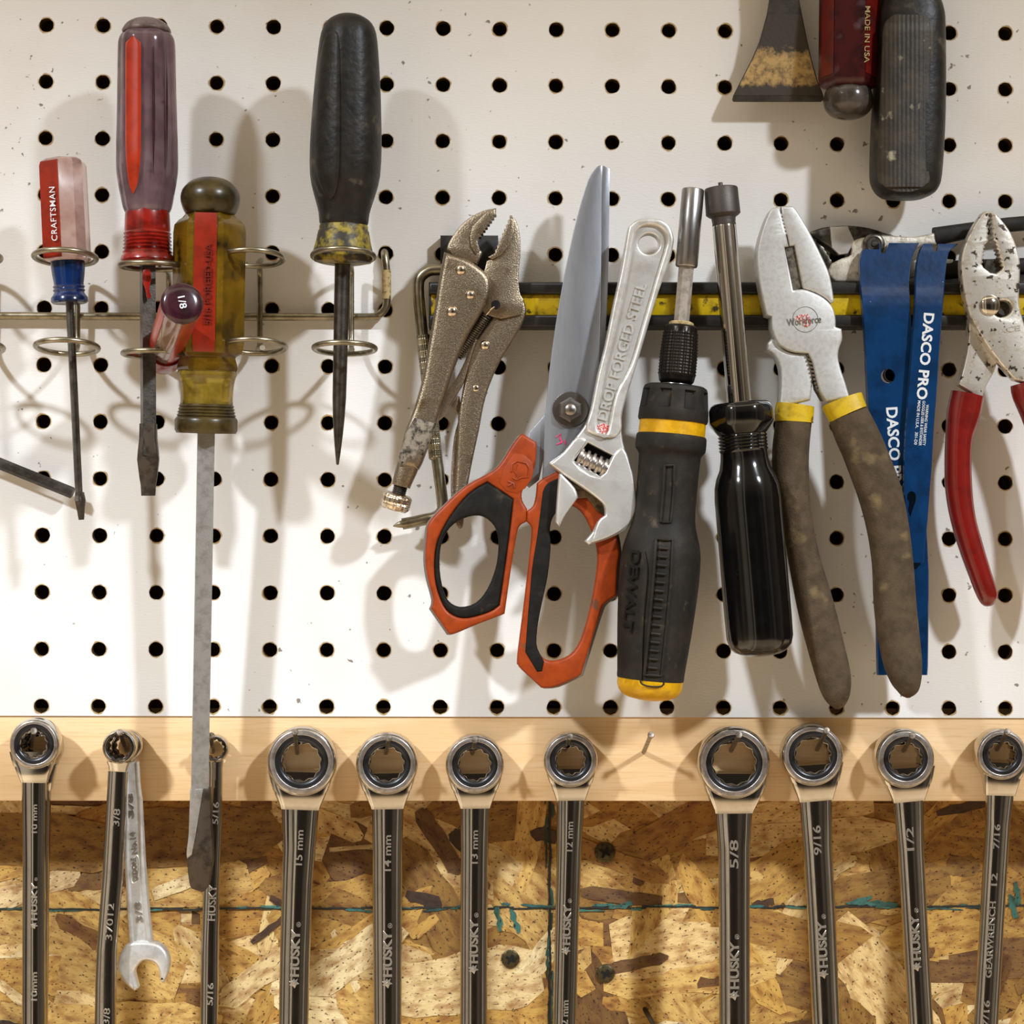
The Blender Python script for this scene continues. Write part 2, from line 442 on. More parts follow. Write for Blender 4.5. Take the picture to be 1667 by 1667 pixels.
M['red_dip'] = mat('red_dipped_vinyl', '#7a120c', 0.28, 0, '#690e09', ns=40, coat=.6, bump=.12, bs=260)
M['rust_white'] = mat('worn_plier_plate', '#d8d0c2', 0.5, 0.5, '#b3a996', ns=90, col3='#5b3a24', ns3=75, lo3=.63, hi3=.72, bump=.3, bs=900)
M['dark_steel'] = mat('oily_steel', '#6a655d', 0.35, 0.9, '#3e3933', ns=70, col3='#6b3b22', ns3=70, lo3=.64, hi3=.72)
M['grey_grip'] = mat('dark_grey_grip', '#282522', 0.6, 0, '#1e1b19', ns=90, bump=.2, bs=1500, spec=.3)
M['scraper'] = mat('stained_blade', '#3d362e', 0.5, 0.0, '#26211c', ns=45, lo=.4, hi=.65, bump=.2, bs=900)
M['rubber_old'] = mat('perished_black_rubber', '#151311', 0.42, 0, '#28241f', ns=36, lo=.38, hi=.62, col3='#62594a', ns3=44, lo3=.62, hi3=.76, bump=.5, bs=380, spec=.35)
M['worn_yellow'] = mat('worn_yellow_ring', '#93801c', 0.5, 0, '#2b261c', ns=70, lo=.42, hi=.56)
M['purple'] = mat('smoky_purple_acetate', '#8a7075', 0.16, 0, '#644a53', ns=24, lo=.38, hi=.62, trans=.55, col3='#3c2730', ns3=80, lo3=.62, hi3=.72)
M['purple_cap'] = mat('clouded_acetate', '#7a6a66', 0.4, 0, '#54443f', ns=50, trans=.15)
M['orange_in'] = mat('orange_inlay', '#a82c0a', 0.32, 0, '#962506', ns=60, coat=.3)
M['red_in'] = mat('red_inlay', '#8e220b', 0.33, 0, '#7c1d08', ns=60, coat=.3)
M['red_ac'] = mat('red_collar', '#8f1d13', 0.25, 0, '#66120c', ns=50, coat=.3)
M['blue_ac'] = mat('blue_collar', '#0d2f66', 0.18, 0, '#081d42', ns=40, trans=.25, coat=.3)
M['pink_clear'] = mat('pinkish_clear_acetate', '#dcbfb4', 0.08, 0, '#c39c92', ns=35, trans=.7)
M['amber'] = mat('dirty_amber_acetate', '#96721a', 0.18, 0, '#6d5210', ns=24, lo=.38, hi=.62, trans=.5, col3='#33250c', ns3=36, lo3=.54, hi3=.68)
M['amber_dirty'] = mat('grimy_amber_acetate', '#4f401c', 0.3, 0, '#2b220c', ns=35, lo=.4, hi=.6, trans=.12)
M['amber_clear'] = mat('amber_acetate', '#b3983a', 0.12, 0, '#7d6418', ns=30, trans=.7)
M['red_worn'] = mat('worn_red_acetate', '#4a1416', 0.3, 0, '#331014', ns=35, trans=.2, col3='#76646c', ns3=30, lo3=.55, hi3=.72)
M['red_face'] = mat('worn_red_inlay', '#6a150d', 0.35, 0, '#4c0f0a', ns=40, col3='#3f2f30', ns3=50, lo3=.60, hi3=.72)
M['grey_cap'] = mat('cloudy_grey_acetate', '#5e5650', 0.18, 0, '#48413b', ns=45, trans=.3)
M['plum'] = mat('plum_cap', '#3a1622', 0.2, 0, '#2a0f18', ns=60, coat=.4)
M['hexrod'] = mat('black_hex_steel', '#3a3632', 0.5, 0.5, '#4e4942', ns=90)
M['screw'] = mat('coated_screw', '#5a5036', 0.42, 0.8, '#3a3323', ns=200)

# ------------------------------------------------------------------ setting
def board_mat():
    m = bpy.data.materials.new('painted_hardboard'); m.use_nodes = True
    n = m.node_tree.nodes; l = m.node_tree.links; b = n['Principled BSDF']
    b.inputs['Roughness'].default_value = 0.55
    g = n.new('ShaderNodeTexCoord')
    mp = n.new('ShaderNodeMapping'); l.new(g.outputs['Object'], mp.inputs[0])
    # distance from the nearest hole centre, in pitches
    sc_ = n.new('ShaderNodeVectorMath'); sc_.operation = 'SCALE'; sc_.inputs['Scale'].default_value = 1/.0254; l.new(g.outputs['Object'], sc_.inputs[0])
    ad = n.new('ShaderNodeVectorMath'); ad.operation = 'ADD'; ad.inputs[1].default_value = (100.5, 0, 100.5); l.new(sc_.outputs[0], ad.inputs[0])
    fr = n.new('ShaderNodeVectorMath'); fr.operation = 'FRACTION'; l.new(ad.outputs[0], fr.inputs[0])
    su = n.new('ShaderNodeVectorMath'); su.operation = 'SUBTRACT'; su.inputs[1].default_value = (.5, 0, .5); l.new(fr.outputs[0], su.inputs[0])
    mu = n.new('ShaderNodeVectorMath'); mu.operation = 'MULTIPLY'; mu.inputs[1].default_value = (1, 0, 1); l.new(su.outputs[0], mu.inputs[0])
    ln = n.new('ShaderNodeVectorMath'); ln.operation = 'LENGTH'; l.new(mu.outputs[0], ln.inputs[0])
    nz = n.new('ShaderNodeTexNoise'); nz.inputs['Scale'].default_value = 260; nz.inputs['Detail'].default_value = 4; l.new(g.outputs['Object'], nz.inputs['Vector'])
    nm = n.new('ShaderNodeMath'); nm.operation = 'MULTIPLY_ADD'; nm.inputs[1].default_value = -0.09; l.new(nz.outputs['Fac'], nm.inputs[0]); l.new(ln.outputs['Value'], nm.inputs[2])
    rg = n.new('ShaderNodeMapRange'); rg.inputs['From Min'].default_value = .084; rg.inputs['From Max'].default_value = .106; rg.inputs['To Min'].default_value = 1; rg.inputs['To Max'].default_value = 0
    l.new(nm.outputs[0], rg.inputs['Value'])
    c1 = n.new('ShaderNodeMixRGB'); c1.inputs[1].default_value = (*rgb('#e4e1dc'), 1); c1.inputs[2].default_value = (*rgb('#a58752'), 1); l.new(rg.outputs[0], c1.inputs[0])
    # soft grubby clouds
    n2 = n.new('ShaderNodeTexNoise'); n2.inputs['Scale'].default_value = 14; n2.inputs['Detail'].default_value = 6; l.new(g.outputs['Object'], n2.inputs['Vector'])
    r2 = n.new('ShaderNodeMapRange'); r2.inputs['From Min'].default_value = .52; r2.inputs['From Max'].default_value = .85; r2.inputs['To Max'].default_value = .35; l.new(n2.outputs['Fac'], r2.inputs['Value'])
    c2 = n.new('ShaderNodeMixRGB'); c2.inputs[2].default_value = (*rgb('#c3b39d'), 1); l.new(r2.outputs[0], c2.inputs[0]); l.new(c1.outputs[0], c2.inputs[1])
    # specks
    n3 = n.new('ShaderNodeTexNoise'); n3.inputs['Scale'].default_value = 230; n3.inputs['Detail'].default_value = 2; l.new(g.outputs['Object'], n3.inputs['Vector'])
    n4 = n.new('ShaderNodeTexNoise'); n4.inputs['Scale'].default_value = 9; l.new(g.outputs['Object'], n4.inputs['Vector'])
    a3 = n.new('ShaderNodeMath'); a3.operation = 'MULTIPLY_ADD'; a3.inputs[1].default_value = .28; l.new(n4.outputs['Fac'], a3.inputs[0]); l.new(n3.outputs['Fac'], a3.inputs[2])
    ds = n.new('ShaderNodeVectorMath'); ds.operation = 'DISTANCE'; ds.inputs[1].default_value = (15*.0254, 0, -3*.0254); l.new(g.outputs['Object'], ds.inputs[0])   # the scuffed corner
    dm = n.new('ShaderNodeMapRange'); dm.inputs['From Max'].default_value = .11; dm.inputs['To Min'].default_value = .055; dm.inputs['To Max'].default_value = 0; l.new(ds.outputs['Value'], dm.inputs['Value'])
    a4 = n.new('ShaderNodeMath'); l.new(a3.outputs[0], a4.inputs[0]); l.new(dm.outputs[0], a4.inputs[1])
    r3 = n.new('ShaderNodeMapRange'); r3.inputs['From Min'].default_value = .845; r3.inputs['From Max'].default_value = .885; r3.inputs['To Max'].default_value = .8; l.new(a4.outputs[0], r3.inputs['Value'])
    c3 = n.new('ShaderNodeMixRGB'); c3.inputs[2].default_value = (*rgb('#5a4a38'), 1); l.new(r3.outputs[0], c3.inputs[0]); l.new(c2.outputs[0], c3.inputs[1])
    l.new(c3.outputs[0], b.inputs['Base Color'])
    # fine cloth-like weave of the pressed board
    m2 = n.new('ShaderNodeMapping'); m2.inputs['Scale'].default_value = (.25, 1, 1.6); l.new(g.outputs['Object'], m2.inputs[0])
    n5 = n.new('ShaderNodeTexNoise'); n5.inputs['Scale'].default_value = 1300; n5.inputs['Detail'].default_value = 2; l.new(m2.outputs[0], n5.inputs['Vector'])
    bu = n.new('ShaderNodeBump'); bu.inputs['Strength'].default_value = .3; bu.inputs['Distance'].default_value = .0003; l.new(n5.outputs['Fac'], bu.inputs['Height']); l.new(bu.outputs[0], b.inputs['Normal'])
    return m
M['board'] = board_mat()
M['hardboard'] = mat('raw_hardboard', '#4a3318', 0.85, 0, '#2b1d0d', ns=300)

def pegboard():
    b = MB(); p = .0254; r0 = .00318; n = 24
    for c in range(-10, 28):
        for r in range(-14, 13):
            cx, cy = c*p, -r*p; x0, x1, y0, y1 = cx-p/2, cx+p/2, cy-p/2, cy+p/2
            if r == 12: y0 = cy - .0043
            bd = []
            k = n//4
            for i in range(k): bd.append((x0+(x1-x0)*i/k, y0))
            for i in range(k): bd.append((x1, y0+(y1-y0)*i/k))
            for i in range(k): bd.append((x1-(x1-x0)*i/k, y1))
            for i in range(k): bd.append((x0, y1-(y1-y0)*i/k))
            rr = r0*random.uniform(.97, 1.04)
            A = [(math.atan2(y-cy, x-cx)) for x, y in bd]
            jag = [rr*random.uniform(.965, 1.03) for _ in bd]
            inn = [W(Vector((cx+jag[i]*math.cos(a), cy+jag[i]*math.sin(a), 0))) for i, a in enumerate(A)]
            bk = [q + Vector((0, .0048, 0)) for q in inn]
            out = [W(Vector((x, y, 0))) for x, y in bd]
            b.rings([out, inn], cap0=False, cap1=False)
            b.rings([inn, bk], cap0=False, cap1=False, mi=1)
    yb = -12*p - .0043
    b.add([W(Vector(v)) for v in ((-10.5*p, yb, 0), (27.5*p, yb, 0), (27.5*p, yb, -.0048), (-10.5*p, yb, -.0048))], [(0, 1, 2, 3)], 0)
    o = b.build('pegboard', [M['board'], M['hardboard']], loc=W(Vector((0, 0, 0))), ang=30)
    return tag(o, 'white painted pegboard panel with rows of round holes behind all the hung tools', 'pegboard')
pegboard()

def pine_mat():
    m = bpy.data.materials.new('pine'); m.use_nodes = True
    n = m.node_tree.nodes; l = m.node_tree.links; b = n['Principled BSDF']; b.inputs['Roughness'].default_value = .55
    g = n.new('ShaderNodeTexCoord'); mp = n.new('ShaderNodeMapping'); mp.inputs['Scale'].default_value = (.9, 1, 9); l.new(g.outputs['Object'], mp.inputs[0])
    t = n.new('ShaderNodeTexNoise'); t.inputs['Scale'].default_value = 9; t.inputs['Detail'].default_value = 5; t.inputs['Distortion'].default_value = 1.2; l.new(mp.outputs[0], t.inputs['Vector'])
    r = n.new('ShaderNodeValToRGB'); l.new(t.outputs['Fac'], r.inputs[0])
    e = r.color_ramp.elements; e[0].position = .3; e[0].color = (*rgb('#d9b380'), 1); e[1].position = .7; e[1].color = (*rgb('#e6c69a'), 1)
    k = e.new(.5); k.color = (*rgb('#e1be8e'), 1)
    m2 = n.new('ShaderNodeMapping'); m2.inputs['Scale'].default_value = (6, 1, 160); l.new(g.outputs['Object'], m2.inputs[0])
    t2 = n.new('ShaderNodeTexNoise'); t2.inputs['Scale'].default_value = 8; t2.inputs['Detail'].default_value = 3; l.new(m2.outputs[0], t2.inputs['Vector'])
    x = n.new('ShaderNodeMixRGB'); x.blend_type = 'MULTIPLY'; r2 = n.new('ShaderNodeMapRange'); r2.inputs['From Min'].default_value = .5; r2.inputs['From Max'].default_value = .85; r2.inputs['To Max'].default_value = .5
    l.new(t2.outputs['Fac'], r2.inputs['Value']); l.new(r2.outputs[0], x.inputs[0]); l.new(r.outputs[0], x.inputs[1]); x.inputs[2].default_value = (*rgb('#d3ab78'), 1)
    l.new(x.outputs[0], b.inputs['Base Color'])
    return m
M['pine'] = pine_mat()
DO = -138
tag(MB().plate([(-900, 1163.5), (2600, 1165), (2600, 1304.5), (-900, 1303.5)], -3, 135, 1.5).build('wooden_rail', M['pine'], loc=P(830, 1236, -3)),
    'pale pine batten along the bottom of the pegboard, holding the row of nails', 'wooden rail')

# oriented strand board: every strand is a thin chip of its own in the panel's one mesh
def osb():
    m = bpy.data.materials.new('strand_board'); m.use_nodes = True
    n = m.node_tree.nodes; l = m.node_tree.links; b = n['Principled BSDF']; b.inputs['Roughness'].default_value = .6
    at = n.new('ShaderNodeAttribute'); at.attribute_name = 'strand'
    uv = n.new('ShaderNodeUVMap'); uv.uv_map = 'grain'
    def noise(scale, det, sx, sy, lo, hi, top, dis=0.0):
        mp = n.new('ShaderNodeMapping'); mp.inputs['Scale'].default_value = (sx, sy, 1); l.new(uv.outputs[0], mp.inputs[0])
        t = n.new('ShaderNodeTexNoise'); t.inputs['Scale'].default_value = scale; t.inputs['Detail'].default_value = det; t.inputs['Distortion'].default_value = dis; l.new(mp.outputs[0], t.inputs['Vector'])
        r = n.new('ShaderNodeMapRange'); r.inputs['From Min'].default_value = lo; r.inputs['From Max'].default_value = hi; r.inputs['To Max'].default_value = top
        l.new(t.outputs['Fac'], r.inputs['Value']); return r, t
    def mult(prev, fac, col):
        x = n.new('ShaderNodeMixRGB'); x.blend_type = 'MULTIPLY'; l.new(fac.outputs[0], x.inputs[0]); l.new(prev.outputs[0], x.inputs[1]); x.inputs[2].default_value = (*rgb(col), 1); return x
    r1, t1 = noise(10, 5, .25, 6, .45, .75, .55)          # grain
    r2, t2 = noise(5.5, 8, 1, 1.6, .60, .65, .95)        # dark pores
    r3, t3 = noise(1.6, 8, .8, 1.6, .44, .70, .85)         # resin stains
    c = mult(at, r1, '#a87c3c'); c = mult(c, r3, '#a8793a'); c = mult(c, r2, '#57350f')
    l.new(c.outputs[0], b.inputs['Base Color'])
    u = n.new('ShaderNodeBump'); u.inputs['Strength'].default_value = .4; u.inputs['Distance'].default_value = .0006; l.new(t1.outputs['Fac'], u.inputs['Height']); l.new(u.outputs[0], b.inputs['Normal'])
    rnd = random.Random(5)
    vs, fs, cols, uvs = [], [], [], []
    def chip(cx, cy, ln, wd, ang, d, col, jag=.12, nn=7):
        ca, sa = math.cos(ang), math.sin(ang); o = len(vs); uo, vo = rnd.uniform(0, 50), rnd.uniform(0, 50)
        top = []; bot = []
        for i in range(nn):
            t = i/(nn-1); env = 1.0 if 0 < i < nn-1 else rnd.uniform(.25, .9)
            top.append(((t-.5)*ln + rnd.uniform(-.03, .03)*ln, wd/2*env*(1+rnd.uniform(-jag, jag))))
            bot.append(((t-.5)*ln + rnd.uniform(-.03, .03)*ln, -wd/2*env*(1+rnd.uniform(-jag, jag))))
        pts = bot + top[::-1]
        tilt = rnd.uniform(-.012, .012)
        for u_, v_ in pts:
            vs.append(P(cx+u_*ca-v_*sa, cy+u_*sa+v_*ca, d + tilt*v_)); cols.append(col); uvs.append((u_/36+uo, v_/36+vo))
        fs.append(tuple(range(o, o+len(pts))))
        # turned-down rim gives the chip its thickness
        for i in range(len(pts)):
            u_, v_ = pts[i]; vs.append(P(cx+u_*ca-v_*sa, cy+u_*sa+v_*ca, d-3)); cols.append(tuple(c*.8 for c in col)); uvs.append((u_/36+uo, v_/36+vo))
        k = len(pts)
        for i in range(k): fs.append((o+i, o+(i+1) % k, o+k+(i+1) % k, o+k+i))
    base = [(-2500, -1500), (4200, -1500), (4200, 3000), (-2500, 3000)]
    o = 0
    for x, y in base: vs.append(P(x, y, DO-6)); cols.append(rgb('#6b4a20')); uvs.append((x/36, y/36))
    fs.append((0, 1, 2, 3))
    pal = [('#dabd80', 6), ('#cfab60', 8), ('#c39a4a', 8), ('#b08438', 6), ('#96702e', 4), ('#e4d09c', 4), ('#7a5626', 2)]
    bag = [c for c, k in pal for _ in range(k)]
    N = 1150
    for i in range(N):
        t = i/N
        big = rnd.random() < .5
        ln = rnd.uniform(150, 330) if big else rnd.uniform(50, 150)
        wd = rnd.uniform(40, 110) if big else rnd.uniform(10, 40)
        a = rnd.gauss(0, .38) if rnd.random() < .72 else rnd.uniform(-1.5, 1.5)
        c = rgb(rnd.choice(bag)); f = rnd.uniform(.85, 1.1)
        cy = rnd.uniform(1290, 1990)
        chip(rnd.uniform(-420, 2120), cy, ln, wd, a, DO-5+5*t, tuple(q*f for q in c))
    for i in range(22):                                   # small dark scorched chips
        chip(rnd.uniform(-100, 1800), rnd.uniform(1310, 1720), rnd.uniform(20, 95), rnd.uniform(8, 26), rnd.gauss(0, .5), DO+.3, rgb(rnd.choice(('#4a3012', '#6a4519', '#3a240e', '#7d5522'))), .3)
    for cx, cy, ln, wd, a, c in ((575, 1560, 190, 55, -.62, '#e3cf9c'), (420, 1590, 150, 40, -.6, '#dcc48c'), (170, 1432, 120, 26, -.12, '#7d5a28'), (715, 1370, 130, 30, 1.0, '#6a4a20'),
                            (1000, 1400, 190, 30, .35, '#a87c3a'), (1010, 1460, 130, 22, .12, '#6a4a22'), (60, 1445, 150, 34, -.35, '#dcc390'), (1030, 1570, 120, 20, -.2, '#6f4e24'),
                            (1110, 1345, 170, 60, -.5, '#a0742e'), (60, 1370, 260, 90, .1, '#94702e'), (330, 1360, 260, 90, -.05, '#8c682a'), (760, 1600, 240, 100, -.15, '#dfc68e'), (880, 1560, 120, 40, -.9, '#e6d3a0')):
        chip(cx, cy, ln, wd, a, DO+.6, rgb(c), .12, 9)
    # teal edge paint along the joints, with the dark gap between the sheets
    for i in range(95):
        x = -420 + 2560*i/95
        y = 1481 - 6*(x/1667.) + rnd.uniform(-1.5, 1.5)
        chip(x, y, 34, 3.2, rnd.uniform(-.03, .03), DO+1.0, rgb('#1a2016'), .2)
        if rnd.random() < .62: chip(x+rnd.uniform(-9, 9), y + rnd.choice((-1, 1))*rnd.uniform(1, 5), rnd.uniform(12, 50), rnd.uniform(1.5, 5.5), rnd.uniform(-.1, .1), DO+1.2, rgb(rnd.choice(('#265a55', '#2d6860', '#1b4744', '#3b766c'))), .5)
    for i in range(34):
        y = 1300 + i*20
        chip(895+rnd.uniform(-1, 1), y, 26, 4.0, PI/2+rnd.uniform(-.04, .04), DO+1.0, rgb('#171c12'), .25)
        if rnd.random() < .7: chip(895+rnd.choice((-1, 1))*rnd.uniform(3, 7), y, rnd.uniform(18, 40), rnd.uniform(2, 5), PI/2+rnd.uniform(-.12, .12), DO+1.2, rgb(rnd.choice(('#27453a', '#2c5a50', '#20362c'))), .5)
    for cx, cy, a in ((812, 1497, 1.4), (838, 1500, 1.2), (1010, 1475, -.2), (1400, 1465, -.25), (1655, 1455, 1.5), (1648, 1475, 1.3), (1412, 1470, 0), (1440, 1472, .1)):
        chip(cx, cy, 40, 8, a, DO+1.3, rgb('#35695f'), .7)
    me = bpy.data.meshes.new('wall_back'); org = P(833, 1500, DO)
    me.from_pydata([tuple(v-org) for v in vs], [], fs); me.materials.append(m)
    ca = me.color_attributes.new('strand', 'FLOAT_COLOR', 'POINT')
    for i, c in enumerate(cols): ca.data[i].color = (*c, 1)
    ul = me.uv_layers.new(name='grain')
    for lp in me.loops: ul.data[lp.index].uv = uvs[lp.vertex_index]
    ob = bpy.data.objects.new('wall_back', me); ob.location = org; COL.objects.link(ob); ob['kind'] = 'structure'
osb()

# ------------------------------------------------------------------ screws and nails
def screw_head(px, py, r, label):
    t = thing('wood_screw', label, 'screw', (px, py, DO), 'screws in the strand board')
    MB().lathe((px, py, DO-4), DO+5, [(0, r*.6), (4, r), (7, r*.98), (8, r*.85), (9, .1)], n=24).build('screw_head', M['screw'], t)
    b = MB()
    for a in (0.5, 0.5+PI/2):
        ca, sa = math.cos(a), math.sin(a)
        q = [(px+u*ca-v*sa, py+u*sa+v*ca) for u, v in ((-r*.55, -2), (r*.55, -2), (r*.55, 2), (-r*.55, 2))]
        b.plate(q, DO+6 if a < 1 else DO+6.2, 3, 0)
    b.build('cross_recess', M['hole'], t)
screw_head(985, 1388, 17, 'dull cross-head screw in the strand board beside the 12 mm wrench, under the batten')
screw_head(831, 1562, 15, 'dull cross-head screw in the strand board between the 13 mm and 12 mm wrenches')
screw_head(986, 1586, 15, 'dark screw half buried in splintered strand board right of the 12 mm wrench')
tag(MB().lathe((1048, 1640, DO-6), (1064, 1668, DO+40), [(0, 4), (60, 4), (61, .1)], n=12).build('nail', M['tip_dark'], loc=P(1048, 1640, DO)),
    'dark headless nail sticking out of the strand board at the bottom edge of the photo', 'nail')

def nail(bx, by, tx, ty, d, label):
    L = math.hypot(tx-bx, ty-by)
    b = MB(); b.wire([(bx, by, -12), (bx, by, 0), (tx, ty, d)], 3.6, n=12)
    A = P(bx, by, 0); B = P(tx, ty, d); ax = (B-A).normalized(); e1 = ax.orthogonal().normalized(); e2 = ax.cross(e1)
    R = []
    for t, r in ((-4, 3.6), (-3, 5.4), (-.5, 5.6), (.5, 4.8), (.8, .1)):
        R.append([B + ax*(t*SPX) + (e1*math.cos(2*PI*j/14) + e2*math.sin(2*PI*j/14))*(r*SPX*K(d)) for j in range(14)])
    b.rings(R)
    return tag(b.build('nail', M['nail'], loc=P(bx, by, 0)), label, 'nail', 'nails along the batten')

# ------------------------------------------------------------------ wire screwdriver rack
def wire_rack():
    t = thing('wire_tool_rack', 'dull wire rack with pairs of rings across the left of the pegboard, holding screwdrivers', 'tool rack', (380, 515, 12))
    b = MB(); b.wire([(-260, 513, 14), (300, 515.5, 14), (590, 516, 14), (612, 514, 14), (626, 504, 14), (630, 486, 14), (629, 440, 14), (627, 422, 13), (626, 412, 6), (626, 410, -14)], 6.4, n=12, sm=3)
    b.build('cross_rod', M['wire'], t)
    b = MB(); b.wire([(629.5, 487, 14), (629, 440, 14)], 7.6, n=14); b.build('tape_wrap', M['tape'], t)
    for x0, stem, up, lo, tu, tl in ((-52, -28, (-50, 418), (-46, 565), 6.5, 8), (108, 126, (106, 419), (109, 565), 6.5, 8), (246, 275, (246, 433), (251, 576), -1.0, 1.2), (415, 423, (411, 420), (415, 564), 7.5, 8), (561, 572, (559, 417), (561, 567), 6.5, 5.5)):
        s = MB(); s.wire([(up[0]+14, up[1]+4, 92), (stem-2, up[1]+8, 60), (stem, up[1]+22, 30), (stem, up[1]+42, 25), (stem, 515, 25), (stem, lo[1]-24, 25), (stem, lo[1]-2, 32), (stem-3, lo[1]+6, 60), (lo[0]+12, lo[1]+2, 94)], 4.6, n=10, sm=3)
        s.build('stem', M['wire'], t)
        for (cx, cy), tilt in ((up, tu), (lo, tl)):
            c = P(cx, cy, 138); r = 47.5*SPX; R = []; m = 40; ct, st_ = math.cos(math.radians(tilt)), math.sin(math.radians(tilt))
            for i in range(m):
                a = 2*PI*i/m; rad = Vector((math.cos(a), -math.sin(a)*ct, math.sin(a)*st_)); nz = Vector((0, st_, ct))
                R.append([c + rad*(r + 4.4*SPX*math.cos(2*PI*j/10)) + nz*(4.4*SPX*math.sin(2*PI*j/10)) for j in range(10)])
            R.append(R[0]); g = MB(); g.rings(R, cap0=False, cap1=False); g.build('ring', M['wire'], t)
    return t
wire_rack()
RD = 138        # the screwdrivers hang this far out, through the rings

# ------------------------------------------------------------------ screwdrivers in the rack
def small_driver():
    t = thing('screwdriver', 'small slotted screwdriver with red and clear handle and blue collar, leftmost in the wire rack', 'screwdriver', (109, 500, RD), 'screwdrivers in the wire rack')
    a, e = (102, 256, RD), (130.5, 846, RD-10)
    prof = [(1, 14), (3, 28), (8, 36.5), (14, 39.5), (150, 40), (166, 40), (170, 34)]
    MB().lathe(a, e, prof, n=36, mod=HXV, rot=0).build('handle', M['pink_clear'], t)
    red = MB(); red.lathe(a, e, [(9, 37.2), (16, 39.5), (150, 40), (166, 40)], n=10, mod=HXV, arc=(92, 149), off=1.2)
    s = red.build('red_panel', M['red_in'], t)
    letters('CRAFTSMAN', 86.5, 348, 88, 9.5, 93, RD, M['white_print'], s, ext=1.0, weight=.004, dfun=lambda x, y: RD + 33.6 + (x-84 + (348-y)*.05)*.56, font_space=1.1)
    MB().lathe(a, e, [(168, 27), (178, 27.5), (192, 26), (205, 24), (209, 24), (211, 26), (214, 24), (217, 26), (220, 24), (224, 26), (226, 27.5), (229, 29.5), (235, 30), (238, 27), (239, 6)], n=32).build('collar', M['blue_ac'], t)
    MB().lathe(a, e, [(236, 6.6), (520, 6.2), (545, 6.2), (560, 8.2)], n=20, mod=HX).build('shaft', M['shaft_dark'], t)
    b = MB(); q = [(546, 6.4, 6.4), (560, 8.6, 5.5), (578, 6, 2.6), (591, 4.5, 1.6)]
    b.loft([(a[0]+30.5*u/590.8, a[1]+590*u/590.8, RD-10*u/590, w, h) for u, w, h in q], n=16, p=4); b.build('blade_tip', M['shaft_dark'], t)
small_driver()

def purple_driver():
    t = thing('screwdriver', 'large slotted screwdriver with smoky purple handle, long orange inlay and red collar', 'screwdriver', (241, 430, RD), 'screwdrivers in the wire rack')
    a, e = (238.5, 30, RD), (242, 806, RD-8)
    lob = lambda th, tt: 1 - .07*(0.5+0.5*math.cos(6*th + PI))**3
    MB().lathe(a, e, [(0, .1), (.6, 12), (3, 22), (9, 32), (16, 37.5), (20, 39.5), (23, 39), (24, 37)], n=32, sm=2).build('end_cap', M['purple_cap'], t)
    MB().lathe(a, e, [(22, 36), (27, 41), (36, 45), (55, 46.5), (120, 47.5), (230, 50), (262, 48), (290, 43), (306, 40), (312, 38), (318, 35)], n=48, mod=lob, sm=3).build('handle', M['purple'], t)
    b = MB()
    rows = []
    for i in range(22):
        u = i/21; y = 57 + 258*u
        w = 12.8*min(1, math.sqrt(max(0, 1-((.06-u)/.06)**2)) if u < .06 else (1 if u < .62 else math.sqrt(max(0, 1-((u-.62)/.38)**2))))
        rows.append((y, 216.5-max(w, .6), 216.5+max(w, .6)))
    def over(x, y):
        u = (y-57)/258; hw = 46 + 3.5*min(1, u/.75) - (10*max(0, u-.78)/.22)
        d = RD + 40
        for _ in range(6): d = RD + math.sqrt(max(hw*hw*.985 - (relx(x, d, RD)-240)**2, 9)) + 1.6
        return d
    b.sheet(rows, 8, nx=8, dfun=over, edge=1); b.build('orange_inlay', M['orange_in'], t)
    for (x, y0, y1, w) in ((250, 75, 285, 2.6), (272, 80, 270, 2.0)):
        g = MB(); off = math.sqrt(47*47 - (x-240)**2)*.985
        g.loft([(x, y0, RD+off-3, .3, 2.5), (x, (y0+y1)/2, RD+off+.5, w, 2.5), (x, y1, RD+off+1, .4, 2)], n=10, sm=4); g.build('flute', M['plum'], t)
    pr = [(314, 35), (320, 36), (345, 37)]
    for i in range(6): pr += [(348+i*6, 36), (351+i*6, 38.5+i*.4)]
    pr += [(384, 39), (388, 42), (394, 43.5), (398, 41), (400, 10)]
    MB().lathe(a, e, pr, n=36).build('collar', M['red_ac'], t)
    MB().lathe(a, e, [(398, 15.2), (700, 15), (712, 15)], n=32, mod=SQ(PI/4+.36), rot=-PI/4-.36).build('shaft', M['shaft_dark'], t)
    b = MB(); b.loft([(241.5, 690, RD-7, 13.2, 12.5), (241.5, 715, RD-7, 13.8, 13), (241.5, 733, RD-7, 16, 12), (241.5, 748, RD-7.5, 17.4, 10), (241.5, 775, RD-8, 14.5, 6), (241.5, 790, RD-8, 12.2, 4), (241.5, 807, RD-8, 11.4, 3)], n=20, p=6); b.build('blade_tip', M['tip_dark'], t)
    b = MB(); b.plate(smooth([(233, 440), (243, 438), (246, 452), (243, 470), (246, 482), (240, 486), (236, 470), (232, 458)], 3), RD+15.5, 2, .3); b.build('paint_mark', M['red_ac'], t)
purple_driver()

